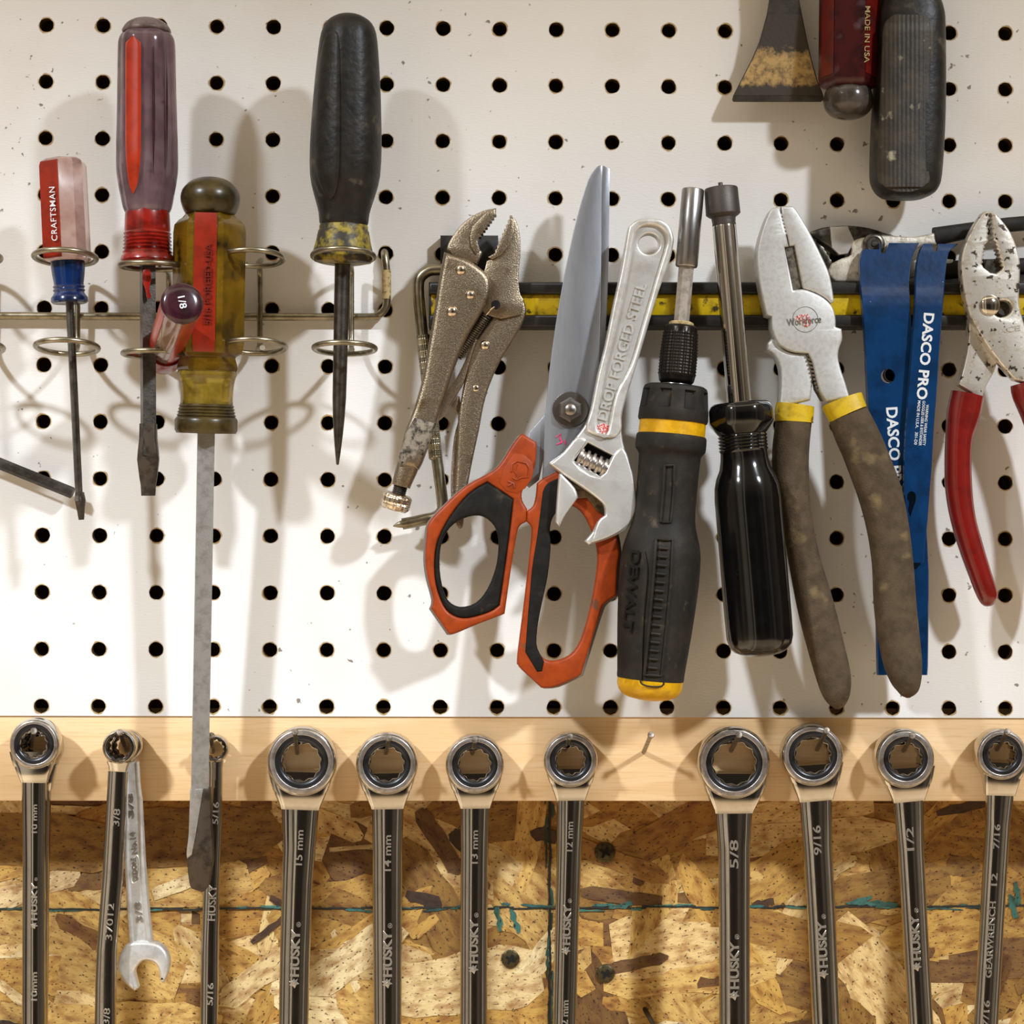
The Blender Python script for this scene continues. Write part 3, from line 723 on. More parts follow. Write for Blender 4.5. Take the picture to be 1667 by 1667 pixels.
def amber_driver():
    t = thing('screwdriver', 'big amber handled screwdriver with bulbous end and very long square grey shaft', 'screwdriver', (338, 560, RD), 'screwdrivers in the wire rack')
    a, e = (343, 288, RD+4), (322, 1456, 74)
    MB().lathe(a, e, [(0, .1), (1, 14), (5, 27), (12, 37), (22, 45), (34, 47.6), (44, 46.5), (54, 43), (59, 40), (60, 38)], n=36, sm=2).build('end_knob', M['amber_dirty'], t)
    MB().lathe(a, e, [(57, 38), (62, 41), (66, 44), (70, 50), (78, 57), (90, 58.5), (270, 58.5), (284, 55), (289, 46), (292, 45), (300, 47.5), (308, 49), (314, 47)], n=48, mod=HX).build('handle', M['amber'], t)
    b = MB(); b.lathe(a, e, [(62, 49), (72, 51.6), (90, 52.2), (270, 52.2), (283, 49)], n=6, mod=lambda th, tt: HX(th, tt)*1.12, arc=(70.5, 108.5), off=1.6); s = b.build('red_panel', M['red_in'], t)
    letters('5/16 FORGED-USA', 338.6, 462, 132, 11, 89, RD, M['stamped'], s, ext=1.6, weight=.006, dfun=lambda x, y: RD+4 + 51.5 - (y-288)*.056)
    MB().lathe(a, e, [(312, 47), (318, 48), (324, 46), (332, 44), (345, 42.6), (360, 42.2), (366, 43)], n=40, sm=2).build('neck', M['amber_clear'], t)
    pr = [(364, 42)]
    for i in range(4): pr += [(367+i*5, 42.5+i), (369.5+i*5, 45+i), (371+i*5, 43+i)]
    pr += [(388, 48.5), (392, 50.5), (408, 50.5), (413, 48), (414, 12)]
    MB().lathe(a, e, pr, n=36).build('collar', M['amber_dirty'], t)
    MB().lathe(a, e, [(410, 19.2), (1006, 19.2)], n=32, mod=SQ(PI/4+.17), rot=-PI/4-.17).build('shaft', M['shaft_grey'], t)
    b = MB()
    ax = lambda y: 343 - 21*(y-288)/1168; dz = lambda y: RD+4 - 68*(y-288)/1168
    lean = lambda x, y: (dz(y) + 14 - 14*max(0, (y-1380)/76.)) - (dz(1290)+14)
    b.plate(smooth([(331, 1284, 'c'), (341, 1284, 'c'), (342, 1330), (344.5, 1375), (345, 1400), (340, 1425), (335, 1448), (326, 1457, 'c'), (309, 1451, 'c'), (305, 1440), (303, 1400), (311, 1393, 'c'), (317, 1365), (323, 1330)], 4), dz(1290)+14, 24, 1.2, dfun=lean)
    f = MB(); f.plate(smooth([(309.5, 1284, 'c'), (331, 1284, 'c'), (323, 1330), (317, 1365), (311, 1393, 'c'), (303, 1400, 'c'), (302.5, 1388), (306, 1362), (307.5, 1330)], 4), dz(1290)+14.6, 24, 1.2, dfun=lean); f.build('ground_face', M['shaft_grey'], t); b.build('blade_tip', M['tip_dark'], t)
amber_driver()

def stubby_driver():
    t = thing('stubby_screwdriver', 'short clear and red screwdriver pointing straight out, size 1/8 on its plum cap', 'screwdriver', (272, 575, 20))
    a, e = (259, 597, -12), (297, 492, 352)
    A, B = P(*a), P(*e); L = (B-A).length/(SPX*K(170))
    MB().lathe(a, e, [(0, 6), (90, 6)], n=16).build('shaft', M['shaft_dark'], t)
    MB().lathe(a, e, [(66, 4), (68, 26), (76, 33), (90, 35), (124, 34.5), (132, 33)], n=36).build('collar', M['red_ac'], t)
    MB().lathe(a, e, [(116, 28), (124, 29), (L-14, 31.2), (L-10, 31.2)], n=36, mod=lambda th, tt: 1-.05*(0.5+.5*math.cos(6*th))**2).build('handle', M['pink_clear'], t)
    for c in (10, 190, 128, 300):
        b = MB(); b.lathe(a, e, [(122, 28.2), (L-12, 31.4)], n=6, arc=(c-26, c+26), off=.9); b.build('red_panel', M['orange_in'], t)
    cp = MB(); cp.lathe(a, e, [(L-13, 30), (L-11, 32.4), (L-7, 32.4), (L-4, 30), (L-1.5, 26), (L, 18), (L+.4, .1)], n=36); c = cp.build('end_cap', M['plum'], t)
    letters('1/8', 297, 492, 20, 12, -78, 356, M['white_print'], c, ext=1.0, weight=.01)
stubby_driver()

def awl():
    t = thing('scratch_awl', 'dark rubber handled driver with worn yellow ring and pointed shaft, rightmost in the wire rack', 'screwdriver', (562, 430, RD), 'screwdrivers in the wire rack')
    a, e = (568.5, 22, RD), (549.5, 757, RD-30)
    MB().lathe(a, e, [(0, .1), (1.5, 14), (7, 27), (16, 38), (32, 45.5), (60, 49.5), (110, 54), (160, 57), (215, 59.2), (262, 58), (290, 52), (308, 46.5), (325, 42), (340, 40.5), (344, 38)], n=44, sm=2, mod=lambda th, tt: 1-.035*(0.5+.5*math.cos(4*th+PI/4))**6).build('handle', M['rubber_old'], t)
    b = MB()
    rows = smooth([(48, 538, 546), (60, 528, 551), (110, 518, 553), (200, 511.5, 553), (270, 512, 552), (300, 520, 549), (318, 530, 544), (324, 535, 539)], 4, closed=False)
    def over(x, y):
        tt = y-22; pr_ = [(10, 32), (32, 45.5), (60, 49.5), (110, 54), (160, 57), (215, 59.2), (262, 58), (290, 52), (308, 46.5)]; r = 46
        for (t0, r0), (t1, r1) in zip(pr_, pr_[1:]):
            if t0 <= tt <= t1: r = r0 + (r1-r0)*(tt-t0)/(t1-t0)
        d = RD - 30*tt/735 + 40
        for _ in range(6): d = RD - 30*tt/735 + math.sqrt(max(r*r - (relx(x, d, RD)-568.3+tt*.026)**2, 16)) + 1.2
        return d
    b.sheet(rows, 7, nx=10, dfun=over, edge=1); b.build('grip_panel', M['rubber_old'], t)
    MB().lathe(a, e, [(342, 38), (346, 40), (352, 40), (354, 41.5), (372, 45), (386, 48.5), (398, 49), (404, 46), (407, 30)], n=36).build('collar', M['worn_yellow'], t)
    MB().lathe(a, e, [(404, 13), (410, 13), (550, 11.8), (625, 11.2), (660, 9.6), (690, 7.2), (715, 4.6), (734, 2.2), (735.5, .3)], n=22).build('shaft', M['shaft_dark'], t)
awl()

b = MB(); b.lathe((-150, 694, 26), (119, 803, 30), [(0, 9.4), (288.5, 9.4), (290, 8.2)], n=24, mod=HX)
tag(b.build('hex_bar', M['hexrod'], loc=P(0, 755, 26)), 'black hexagonal steel bar slanting in from the left edge below the wire rack', 'steel bar')

# ------------------------------------------------------------------ magnetic bar
def magnet_bar():
    t = thing('magnetic_tool_bar', 'long black magnetic bar with grimy yellow stripe, holding pliers, scissors and pry bars', 'magnetic bar', (1180, 495, 0))
    x0, x1 = 698, 2100
    b = MB()
    b.plate([(x0, 459), (x1, 459), (x1, 533), (x0, 533)], 44, 44, 1.5)
    for y0, y1 in ((459, 479), (512, 533)): b.plate([(x0, y0), (x1, y0), (x1, y1), (x0, y1)], 59, 22, 5, seg=3)
    b.build('frame', M['barblack'], t)
    MB().plate([(x0+4, 478), (x1, 478), (x1, 513), (x0+4, 513)], 49, 8, .5).build('yellow_stripe', M['yellow'], t)
    MB().plate([(717, 383), (811, 383), (811, 462), (717, 462)], 26, 26, 2).build('end_bracket', M['black'], t)
magnet_bar()

# ------------------------------------------------------------------ bent screwdriver behind the locking pliers
def offset_driver():
    t = thing('offset_screwdriver', 'bent steel offset screwdriver with knurled bands, half hidden behind the locking pliers', 'screwdriver', (700, 640, 40))
    pts = [(738, 439, 42), (712, 439, 42), (697, 441, 42), (684, 452, 42), (681, 470, 42), (684, 510, 42), (691, 575, 42), (702, 670, 42), (711, 745, 42), (720, 815, 42), (719, 832, 42), (708, 842, 42), (690, 846, 42), (672, 850, 42), (655, 853, 42)]
    MB().wire(pts, 9.6, n=14, sm=3).build('rod', M['wire'], t)
    kn = lambda th, tt: 1 + .09*math.sin(9*th + tt*.9)*math.sin(9*th - tt*.9)
    for p0, p1 in (((688.4, 545, 42), (697.5, 625, 42)), ((702, 678, 42), (709.5, 748, 42))):
        L = math.hypot(p1[0]-p0[0], p1[1]-p0[1])
        MB().lathe(p0, p1, [(0, 9)] + [(1+i*1.6, 11) for i in range(int((L-2)/1.6))] + [(L, 9)], n=54, mod=kn).build('knurled_band', M['wire'], t)
    MB().loft([(668, 851, 42, 8, 9), (655, 853, 42, 6.5, 7), (646, 855, 42, 4, 3.4), (640, 856.5, 42, 1.0, 1.4)], n=12, p=3).build('cross_tip', M['wire'], t)
offset_driver()

# ------------------------------------------------------------------ locking pliers
def locking_pliers():
    c = crop(600, 300, 2.78)
    t = thing('locking_pliers', 'curved-jaw nickel locking pliers with greasy wrapped handle end and knurled adjusting knob', 'pliers', (755, 520, 62))
    jaw = c((355, 292, 'c'), (363, 262), (400, 205), (450, 155), (520, 118), (578, 106, 'c'), (577, 128, 'c')) + c(teeth((577, 128), (498, 240), 8, 9)) + c((492, 262), (500, 290), (514, 306, 'c'), (490, 362, 'c'), (440, 345), (380, 320))
    j = smooth(jaw[:7], 4, closed=False)[:-1] + [q[:2] for q in jaw[7:]]
    MB().plate(j, 92, 22, 4).build('fixed_jaw', M['vise'], t)
    inner = c((470, 190), (530, 128), (572, 112)) + c(teeth((575, 130), (499, 240), 8, 8)) + c((494, 264), (505, 300), (486, 318), (462, 280), (458, 235))
    MB().plate(inner, 95, 6, 2).build('jaw_insert', M['vise'], t)
    mj = smooth(c((640, 138, 'c'), (668, 165), (684, 225), (688, 300), (680, 400), (685, 485), (702, 520, 'c')), 4, closed=False)[:-1] + c((702, 520), (690, 590), (600, 610), (520, 590), (500, 520), (520, 400), (534, 345), (575, 332)) + c(teeth((565, 318), (640, 142), 9, -9))
    MB().plate(mj, 84, 16, 3).build('moving_jaw', M['vise'], t)
    inner = c((640, 142), (658, 165), (660, 215), (640, 275), (600, 320), (560, 340), (540, 330)) + c(teeth((562, 316), (638, 146), 9, -8))
    MB().plate(inner, 88, 6, 2).build('jaw_insert', M['vise'], t)
    MB().lathe((600+575/2.78, 300+545/2.78, 83), 85.2, [(0, 7.5), (2, 7.5), (2.2, .1)], n=20).build('spring_hole', M['hole'], t)
    body = smooth(c((342, 303, 'c'), (440, 335), (500, 372), (538, 408), (553, 450), (545, 508), (505, 590), (450, 682), (402, 790), (364, 900), (332, 1000), (308, 1076, 'c'), (275, 1165), (245, 1250), (225, 1290, 'c'), (140, 1276, 'c'), (136, 1230), (165, 1112), (205, 1008), (242, 880), (274, 700), (298, 560), (318, 430)), 4)
    MB().plate(body, 106, 34, 9, seg=4).build('fixed_handle', M['vise'], t)
    patch = c((205, 1048), (308, 1076), (292, 1120), (268, 1180), (245, 1230), (225, 1225), (205, 1255), (180, 1245), (165, 1280), (138, 1276), (136, 1230), (165, 1125))
    MB().plate(patch, 108.5, 30, 8, seg=3).build('tape_wrap', M['dirt_patch'], t)
    MB().loft([(667, 748, 88, 19, 17), (661, 766, 87, 18, 17), (655, 784, 86, 16, 16), (653, 792, 86, 15, 15)], n=20, p=2.5).build('screw_sleeve', M['vise'], t)
    thr = []
    for i in range(9): thr += [(i*3.2, 10.5), (i*3.2+1.6, 12)]
    MB().lathe((654, 786, 86), (646, 815, 84), thr + [(29, 10)], n=18).build('adjusting_screw', M['dark_steel'], t)
    kn = lambda th, tt: 1 + .05*math.sin(14*th + tt*.9)*math.sin(14*th - tt*.9)
    MB().lathe((648.5, 803, 86), (640.5, 834, 84), [(0, 15), (1, 19), (4, 22.5)] + [(5+i*1.6, 23.5) for i in range(12)] + [(25, 22), (28.5, 18), (29, .1)], n=64, mod=kn).build('adjusting_knob', M['rivet'], t)
    link = smooth(c((492, 700), (480, 735), (452, 830), (430, 900), (400, 950), (335, 1055, 'c'), (306, 1080, 'c'), (322, 990), (395, 880), (440, 790), (470, 715)), 3)
    MB().plate(link, 80, 10, 2.5).build('toggle_link', M['vise'], t)
    lev = smooth(c((650, 510), (690, 514), (712, 548), (708, 605), (655, 700), (600, 790), (550, 900), (520, 1000), (500, 1110), (470, 1250), (446, 1380), (436, 1480), (425, 1550), (408, 1560, 'c'), (390, 1530), (385, 1470), (395, 1300), (402, 1150), (408, 1040), (424, 940), (446, 830), (470, 740), (505, 675), (562, 600), (612, 540)), 3)
    MB().plate(lev, 78, 18, 5, seg=3).build('lever_handle', M['vise'], t)
    rel = smooth(c((412, 960), (378, 990, 'c'), (376, 1010), (404, 1045), (404, 1075), (386, 1150), (374, 1290), (372, 1390), (380, 1470), (400, 1480), (400, 1200), (415, 1080)), 3)
    MB().plate(rel, 68, 8, 2).build('release_lever', M['vise'], t)
    a, e = c((532, 596), (400, 778)); L = 22; pts = []
    for i in range(22*10+1):
        u = i/220; th = 2*PI*i/10
        ax, ay = a[0]+(e[0]-a[0])*u, a[1]+(e[1]-a[1])*u; pts.append((ax + 8*math.cos(th)*.81, ay + 8*math.cos(th)*.59, 82 + 8*math.sin(th)))
    MB().wire(pts, 1.5, n=6).build('spring', M['spring'], t)
    b = MB(); b.wire([(790, 514, 86), (797, 506, 88), (805, 500, 86)], 1.6, n=8, sm=3); b.build('spring_hook', M['rivet'], t)
    for (x, y), r, d in zip(c((417, 387), (460, 500), (377, 575), (670, 556), (526, 728), (485, 923)), (9, 8, 9.5, 8.6, 8.4, 6), (105, 105, 105, 77, 77, 77)):
        MB().dome(x, y, d, r, r*.62 if r > 6.5 else 2.5).build('rivet', M['rivet'], t)
locking_pliers()

# ------------------------------------------------------------------ scissors
def scissors():
    c = crop(680, 600, 3.087); g = crop(880, 260, 4.168)
    t = thing('scissors', 'large orange and black handled shop scissors with wide steel blade pointing up', 'scissors', (925, 660, 66))
    rear = g((424, 38), (470, 62), (468, 300), (462, 700), (450, 1050), (425, 1350)) + c((865, 240), (800, 300), (640, 420), (610, 560), (560, 600), (520, 560), (560, 322), (640, 232), (700, 180)) + g((300, 1200), (380, 600))
    MB().plate(rear, 90, 7, 1).build('rear_blade', M['blade'], t)
    fb = smooth(g((416, 38, 'c'), (390, 42), (352, 84), (318, 150), (250, 380), (180, 690), (130, 950), (90, 1200), (60, 1430), (40, 1667)) + c((640, 232), (634, 400), (624, 600, 'c'), (790, 640, 'c'), (850, 420), (885, 250), (905, 100)) + g((399, 1400, 'c'), (408, 1000), (412, 700), (414, 300)), 3)
    MB().plate(fb, 98, 8, 1.2).build('front_blade', M['blade'], t)
    x, y = c((768, 205))[0]
    MB().lathe((x, y, 97), 104, [(0, 30), (4, 30), (6, 28.5), (6.5, 20), (7, .1)], n=120, mod=lambda th, tt: 1-.03*(.5+.5*math.cos(40*th))).build('pivot_washer', M['nut'], t)
    nut = MB(); nut.lathe((x, y, 103), 116, [(0, 20.5), (9, 20.5), (12, 18), (13, 12)], n=36, mod=HXV); nut.lathe((x, y, 110), 119, [(0, 9.5), (7, 9.5), (9, 7), (9.2, .1)], n=20); nut.build('pivot_nut', M['nut'], t)
    for q in (((905, 712), (913, 706), (911, 716)), ((906, 724), (916, 719)), ((919, 716), (921, 724)), ((912, 711), (914, 722))):
        MB().wire([(x_, y_, 98.3) for x_, y_ in q], 1.3, n=6).build('marker_stroke', M['pink'], t)
    # left handle
    out = smooth(c((530, 328, 'c'), (598, 370, 'c'), (592, 480), (560, 558), (527, 612), (525, 660), (550, 705, 'c'), (547, 770, 'c'), (512, 792), (495, 850), (470, 1000), (437, 1232, 'c'), (415, 1242), (290, 1290), (190, 1332), (155, 1335, 'c'), (65, 1205, 'c'), (76, 1160), (48, 1050), (36, 950), (46, 805, 'c'), (60, 765), (130, 690), (240, 590), (370, 518), (420, 470), (470, 390), (512, 335)), 3)
    fh = smooth(c((310, 738), (370, 772), (403, 835), (405, 920), (390, 1010), (350, 1110), (290, 1180), (210, 1200), (150, 1165), (120, 1085), (108, 980), (118, 880), (160, 800), (230, 752)), 3)
    bi = smooth(c((350, 570, 'c'), (480, 655, 'c'), (458, 850), (410, 1188, 'c'), (360, 1222), (250, 1253), (180, 1240), (130, 1190), (92, 1080), (85, 960), (105, 850), (170, 730), (260, 625)), 3)
    MB().plate(out, 116, 18, 5, holes=[bi], seg=3).build('handle', M['orange'], t, ang=50)
    MB().plate([(q[0]-3.0, q[1]+1.0) for q in out], 99, 14, 3, holes=[fh]).build('handle_back', M['greyplastic'], t)
    MB().plate(bi, 117, 30, 5, holes=[fh], seg=4).build('soft_grip', M['softblack'], t, ang=60)
    emb = MB()
    for lp in (((470, 520), (475, 480), (500, 465), (545, 475), (560, 500), (555, 545), (520, 548), (495, 560), (478, 548)), ((497, 480), (486, 515), (505, 540), (496, 555)), ((452, 565), (482, 578), (486, 600)), ((455, 590), (478, 575))):
        emb.wire([(x_, y_, 116.0) for x_, y_ in c(*lp)], 1.5, n=6)
    o = MB(); o.plate(smooth(c((485, 425), (575, 470), (572, 555), (500, 628), (410, 575)), 2), 117.2, 3, 1.5); o.build('logo_pad', M['orange'], t)
    for v in range(len(emb.v)): emb.v[v] = emb.v[v] + Vector((0, -1.6*SPX, 0))
    emb.build('emblem', M['orange'], t)
    # right handle
    out = smooth(c((710, 512, 'c'), (640, 545), (600, 575, 'c'), (594, 640), (580, 690), (549, 715, 'c'), (546, 768, 'c'), (572, 800), (566, 900), (540, 1130), (500, 1450), (505, 1490, 'c'), (520, 1512), (622, 1606, 'c'), (700, 1598), (822, 1540, 'c'), (856, 1430), (920, 1225), (945, 1180), (1000, 1140, 'c'), (1006, 1000), (1015, 930), (1000, 830), (960, 720), (880, 610), (800, 540)), 3)
    fh = smooth(c((745, 690), (690, 730), (665, 800), (668, 900), (652, 1050), (610, 1250), (597, 1380), (618, 1440), (662, 1470), (740, 1455), (802, 1400), (850, 1272), (888, 1100), (905, 960), (893, 870), (850, 760), (800, 700)), 3)
    bi = smooth(c((712, 548, 'c'), (650, 578), (628, 620, 'c'), (602, 830), (575, 1000), (553, 1250), (540, 1425, 'c'), (600, 1525, 'c'), (626, 1522, 'c'), (636, 1472, 'c')), 3, closed=False) + smooth(c((618, 1440), (597, 1380), (610, 1250), (652, 1050), (668, 900), (665, 800), (690, 730), (745, 690, 'c'), (760, 600, 'c')), 3, closed=False)
    MB().plate(out, 116, 18, 5, holes=[fh], seg=3).build('handle', M['orange'], t, ang=50)
    MB().plate([(q[0]+3.5, q[1]+1.0) for q in out], 99, 14, 3, holes=[fh]).build('handle_back', M['greyplastic'], t)
    MB().plate(bi, 118, 22, 3, seg=3).build('soft_grip', M['softblack'], t, ang=60)
scissors()

# ------------------------------------------------------------------ adjustable wrench
def adjustable():
    c = crop(680, 600, 3.087); g = crop(880, 260, 4.168)
    t = thing('adjustable_wrench', 'bright plated adjustable wrench with raised DROP FORGED STEEL lettering, head down over the scissors', 'wrench', (1010, 640, 120))
    o = smooth(g((592, 480), (612, 440), (660, 405), (735, 395), (820, 405), (878, 450), (904, 520), (903, 575), (872, 700), (800, 900), (730, 1130), (650, 1400)) + c((1042, 170), (1026, 240), (1024, 310), (1040, 400), (1080, 520), (1100, 650), (1096, 735), (1050, 805), (960, 855), (862, 886, 'c'), (840, 868, 'c'), (880, 820), (905, 770), (940, 738, 'c'), (936, 690), (905, 655), (850, 615), (725, 530), (662, 480, 'c'), (665, 468), (735, 418), (800, 340), (845, 275), (870, 205)) + g((390, 1450), (440, 1250), (490, 1000), (545, 750)), 3)
    hole = circ(1057, 396.8, 17, 28)
    slot = c((856, 372), (978, 436), (920, 540), (787, 462))
    rec = smooth(g((640, 520), (655, 480), (690, 450), (745, 440), (800, 452), (845, 490), (855, 540), (850, 590), (790, 790), (700, 1100), (610, 1400)) + c((995, 130), (958, 310), (930, 330), (905, 300), (905, 240), (925, 110)) + g((460, 1350), (530, 1080), (590, 800)), 3)
    MB().plate(o, 134, 26, 3.5, holes=[hole, slot], seg=3).build('body', M['chrome_dull'], t)
    MB().plate(smooth(g((592, 480), (612, 440), (660, 405), (735, 395), (820, 405), (878, 450), (904, 520), (903, 575), (872, 700), (800, 900), (730, 1130), (650, 1400)) + c((1042, 170), (1026, 240), (1024, 310), (985, 345), (900, 335), (845, 300), (870, 205)) + g((390, 1450), (440, 1250), (490, 1000), (545, 750)), 3), 141, 12, 4.5, holes=[rec], seg=4).build('handle_rim', M['chrome_white'], t)
    MB().plate(smooth(c((662, 480, 'c'), (735, 418), (800, 345), (850, 368), (785, 465), (915, 545), (982, 436), (1036, 400), (1080, 520), (1098, 650), (1090, 735), (1045, 800), (960, 850), (868, 880, 'c'), (905, 770), (942, 738, 'c'), (938, 690), (905, 655), (830, 598), (725, 526)), 3), 138, 8, 4, seg=4).build('head', M['chrome_dull'], t)
    MB().plate(smooth(c((724, 528, 'c'), (790, 600), (806, 648, 'c'), (740, 740), (712, 796, 'c'), (692, 772, 'c'), (704, 600), (712, 525, 'c')), 3), 136, 24, 4, seg=3).build('movable_jaw', M['chrome_dull'], t)
    MB().plate(c((728, 525), (800, 545), (900, 600), (945, 690), (935, 735), (900, 715), (850, 650), (800, 655)), 122, 12, 2).build('jaw_slide', M['throat'], t)
    a, e = c((806, 440), (956, 508)); L = math.hypot(e[0]-a[0], e[1]-a[1]); n = 5
    pr = [(0, 6)]
    for i in range(n):
        u = L*i/n; pr += [(u+.5, 12), (u+1.5, 16), (u+5.5, 16), (u+6.5, 12), (u+L/n-.5, 11.5)]
    MB().lathe((*a, 126), (*e, 126), pr + [(L, 6)], n=26).build('worm_screw', M['face'], t)
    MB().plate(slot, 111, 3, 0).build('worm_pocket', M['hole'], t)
    letters('DROP FORGED STEEL', 1012.5, 572, 232, 17, 73.5, 134, M['chrome_white'], t, ext=3.0, weight=.012)
    MB().plate(smooth([(969, 695), (981, 689), (993, 695), (993, 706), (984, 712), (971, 707)], 3), 134.6, 1, .2).build('red_stamp', M['redstamp'], t)
adjustable()

# ------------------------------------------------------------------ black and yellow multi-bit driver
def multi_driver():
    t = thing('multi_bit_screwdriver', 'thick black and yellow multi-bit screwdriver with knurled chuck, handle down, on the magnetic bar', 'screwdriver', (1093, 720, 128))
    D = 129; a, e = (1128.5, 307, D), (1055.5, 1140, D); L = math.hypot(73, 833)
    MB().lathe(a, e, [(0, 13), (1, 17), (3, 18.3), (126, 18.3), (128.5, 17), (129, 12)], n=32).build('bit_sleeve', M['tube'], t)
    MB().lathe(a, e, [(126, 12.5), (221, 12.5)], n=24, mod=HX).build('bit_shaft', M['clear'], t)
    MB().lathe(a, e, [(218, 16), (220, 20), (224, 20.5), (226, 18)], n=28).build('chuck_ring', M['tape'], t)
    kn = lambda th, tt: 1 + (.05*math.sin(13*th + tt*.62)*math.sin(13*th - tt*.62) if 14 < tt-222 < 84 else 0)
    pr = [(224, 22), (226, 26), (229, 27), (236, 27.2)] + [(237+i*1.25, 27.6+2.4*min(1, i/30)) for i in range(56)] + [(309, 30), (316, 28.5), (320, 25), (321, 18)]
    MB().lathe(a, e, pr, n=104, mod=kn).build('chuck', M['knurl'], t, ang=60)
    MB().lathe(a, e, [(319, 22), (320, 24.5), (328, 26), (329, 20)], n=28).build('chuck_collar', M['tube'], t)
    nt = lambda th, tt: 1 - (.10 if abs(((th*4/PI) % 1) - .5) < .17 and 332 < tt < 362 else 0)
    MB().lathe(a, e, [(322, 30), (323, 46), (326, 51), (332, 53), (333, 53), (361, 56), (363, 56.5), (378, 57.2), (382, 56), (383, 50)], n=96, mod=nt).build('ratchet_collar', M['dw_black'], t)
    MB().lathe(a, e, [(381, 50), (382, 54), (404, 54.5), (405, 50)], n=44).build('yellow_ring', M['dw_yellow'], t)
    MB().lathe(a, e, [(403, 50), (404, 55), (408, 57.5), (424, 57.8), (430, 56), (436, 51.5), (446, 50.2), (500, 49.4), (540, 50.5), (560, 55), (580, 61), (600, 64.5), (640, 65.4), (700, 62.5), (750, 58.5), (790, 55), (802, 54.2), (803, 48)], n=56, sm=2).build('handle', M['dw_black'], t)
    MB().lathe(a, e, [(799, 50), (800, 53.6), (812, 53.4), (820, 51), (828, 44), (833, 33), (836, 16), (836.5, .1)], n=44).build('end_cap', M['dw_yellow'], t)
    c = crop(980, 600, 2.978)
    prof = smooth([(403, 55), (424, 57.8), (436, 51.5), (446, 50.2), (500, 49.4), (540, 50.5), (560, 55), (580, 61), (600, 64.5), (640, 65.4), (700, 62.5), (750, 58.5), (790, 55), (836, 53)], 6, closed=False)
    ux, uy = -73/L, 833/L
    def surf(px, py):
        tt = (px-a[0])*ux + (py-a[1])*uy; off = (px-a[0])*uy - (py-a[1])*ux
        r = 53
        for (t0, r0), (t1, r1) in zip(prof, prof[1:]):
            if t0 <= tt <= t1: r = r0 + (r1-r0)*(tt-t0)/(t1-t0)
        return math.sqrt(max(r*r - off*off, 30))
    def frame(lp, w):
        g = MB(); pts = [(x, y, D + surf(x, y) + .3) for x, y in smooth(c(lp), 3)]
        g.wire(pts, w, n=8, closed=True); return g
    frame([(303, 470, 'c'), (350, 468, 'c'), (347, 600), (333, 745, 'c'), (283, 742, 'c'), (296, 600)], 2.3).build('grip_rib', M['dw_black'], t)
    frame([(262, 825, 'c'), (342, 832, 'c'), (332, 1050), (308, 1300), (288, 1490, 'c'), (205, 1484, 'c'), (228, 1250), (250, 1000)], 2.6).build('grip_rib', M['dw_black'], t)
    for i in range(15):
        u = i/14; y = 872 + u*580; x = 300 - u*52
        lp = c((x-24, y-3), (x+20, y+2))
        g = MB(); g.wire([(x_, y_, D+surf(x_, y_)+.2) for x_, y_ in ((lp[0]), ((lp[0][0]+lp[1][0])/2, (lp[0][1]+lp[1][1])/2), (lp[1]))], 2.2, n=8); g.build('grip_rung', M['dw_black'], t)
    g = MB()
    for lp in ([(400, 905), (420, 1000), (392, 1300), (360, 1500)], [(200, 880), (215, 980), (198, 1200), (190, 1460), (195, 1530), (290, 1540), (300, 1490)]):
        g.wire([(x_, y_, D+surf(x_, y_)) for x_, y_ in smooth(c(lp), 4, closed=False)], 1.5, n=6)
    g.build('grip_seam', M['dw_black'], t)
    letters('DEWALT', 1027, 962, 134, 15, -96, D, M['softblack'], t, ext=1.6, weight=.02, dfun=lambda x, y: D + surf(x, y))
multi_driver()

# ------------------------------------------------------------------ black nut driver
def nut_driver():
    t = thing('nut_driver', 'glossy black handled nut driver with chrome tube and dark socket, handle down', 'nut driver', (1205, 680, 122))
    D = 124; a, e = (1173.5, 305, D), (1239, 1063, D)
    MB().lathe((1172.6, 297, D), a, [(0, 3.4), (1, 3.8), (14, 3.8)], n=12).build('bit_tip', M['socket'], t)
    MB().lathe(a, e, [(0, 22), (1, 26), (3, 27.4), (44, 28.4), (47, 25), (50, 20), (58, 19), (62, 19.5), (66, 18)], n=40).build('socket', M['socket'], t)
    MB().lathe(a, e, [(62, 17), (63, 19.2), (66, 19.8), (360, 20), (361, 15)], n=40).build('tube', M['chrome'], t)
    hx = lambda th, tt: (1-.035*(.5+.5*math.cos(8*th))) if tt < 396 else 1.0
    MB().lathe(a, e, [(352, 20), (353, 46), (357, 51), (364, 54), (384, 54.5), (390, 51), (402, 41), (404, 39)], n=96, mod=hx).build('collar', M['gloss_black'], t)
    fl = lambda th, tt: 1 - (.03*min(1, max(0, (tt-476)/30)))*(.5+.5*math.cos(8*th+.4))**2
    pr = [(402, 38)]
    for i in range(5): pr += [(405+i*5.4, 38.5), (407.5+i*5.4, 40.5), (410+i*5.4, 38.5)]
    pr += [(434, 38), (446, 39), (460, 42), (474, 48.5), (490, 53), (510, 54.5), (580, 54.6), (700, 55), (735, 54.5), (748, 51), (757, 44), (763, 32), (766, 14), (766.5, .1)]
    MB().lathe(a, e, pr, n=80, mod=fl).build('handle', M['gloss_black'], t)
nut_driver()

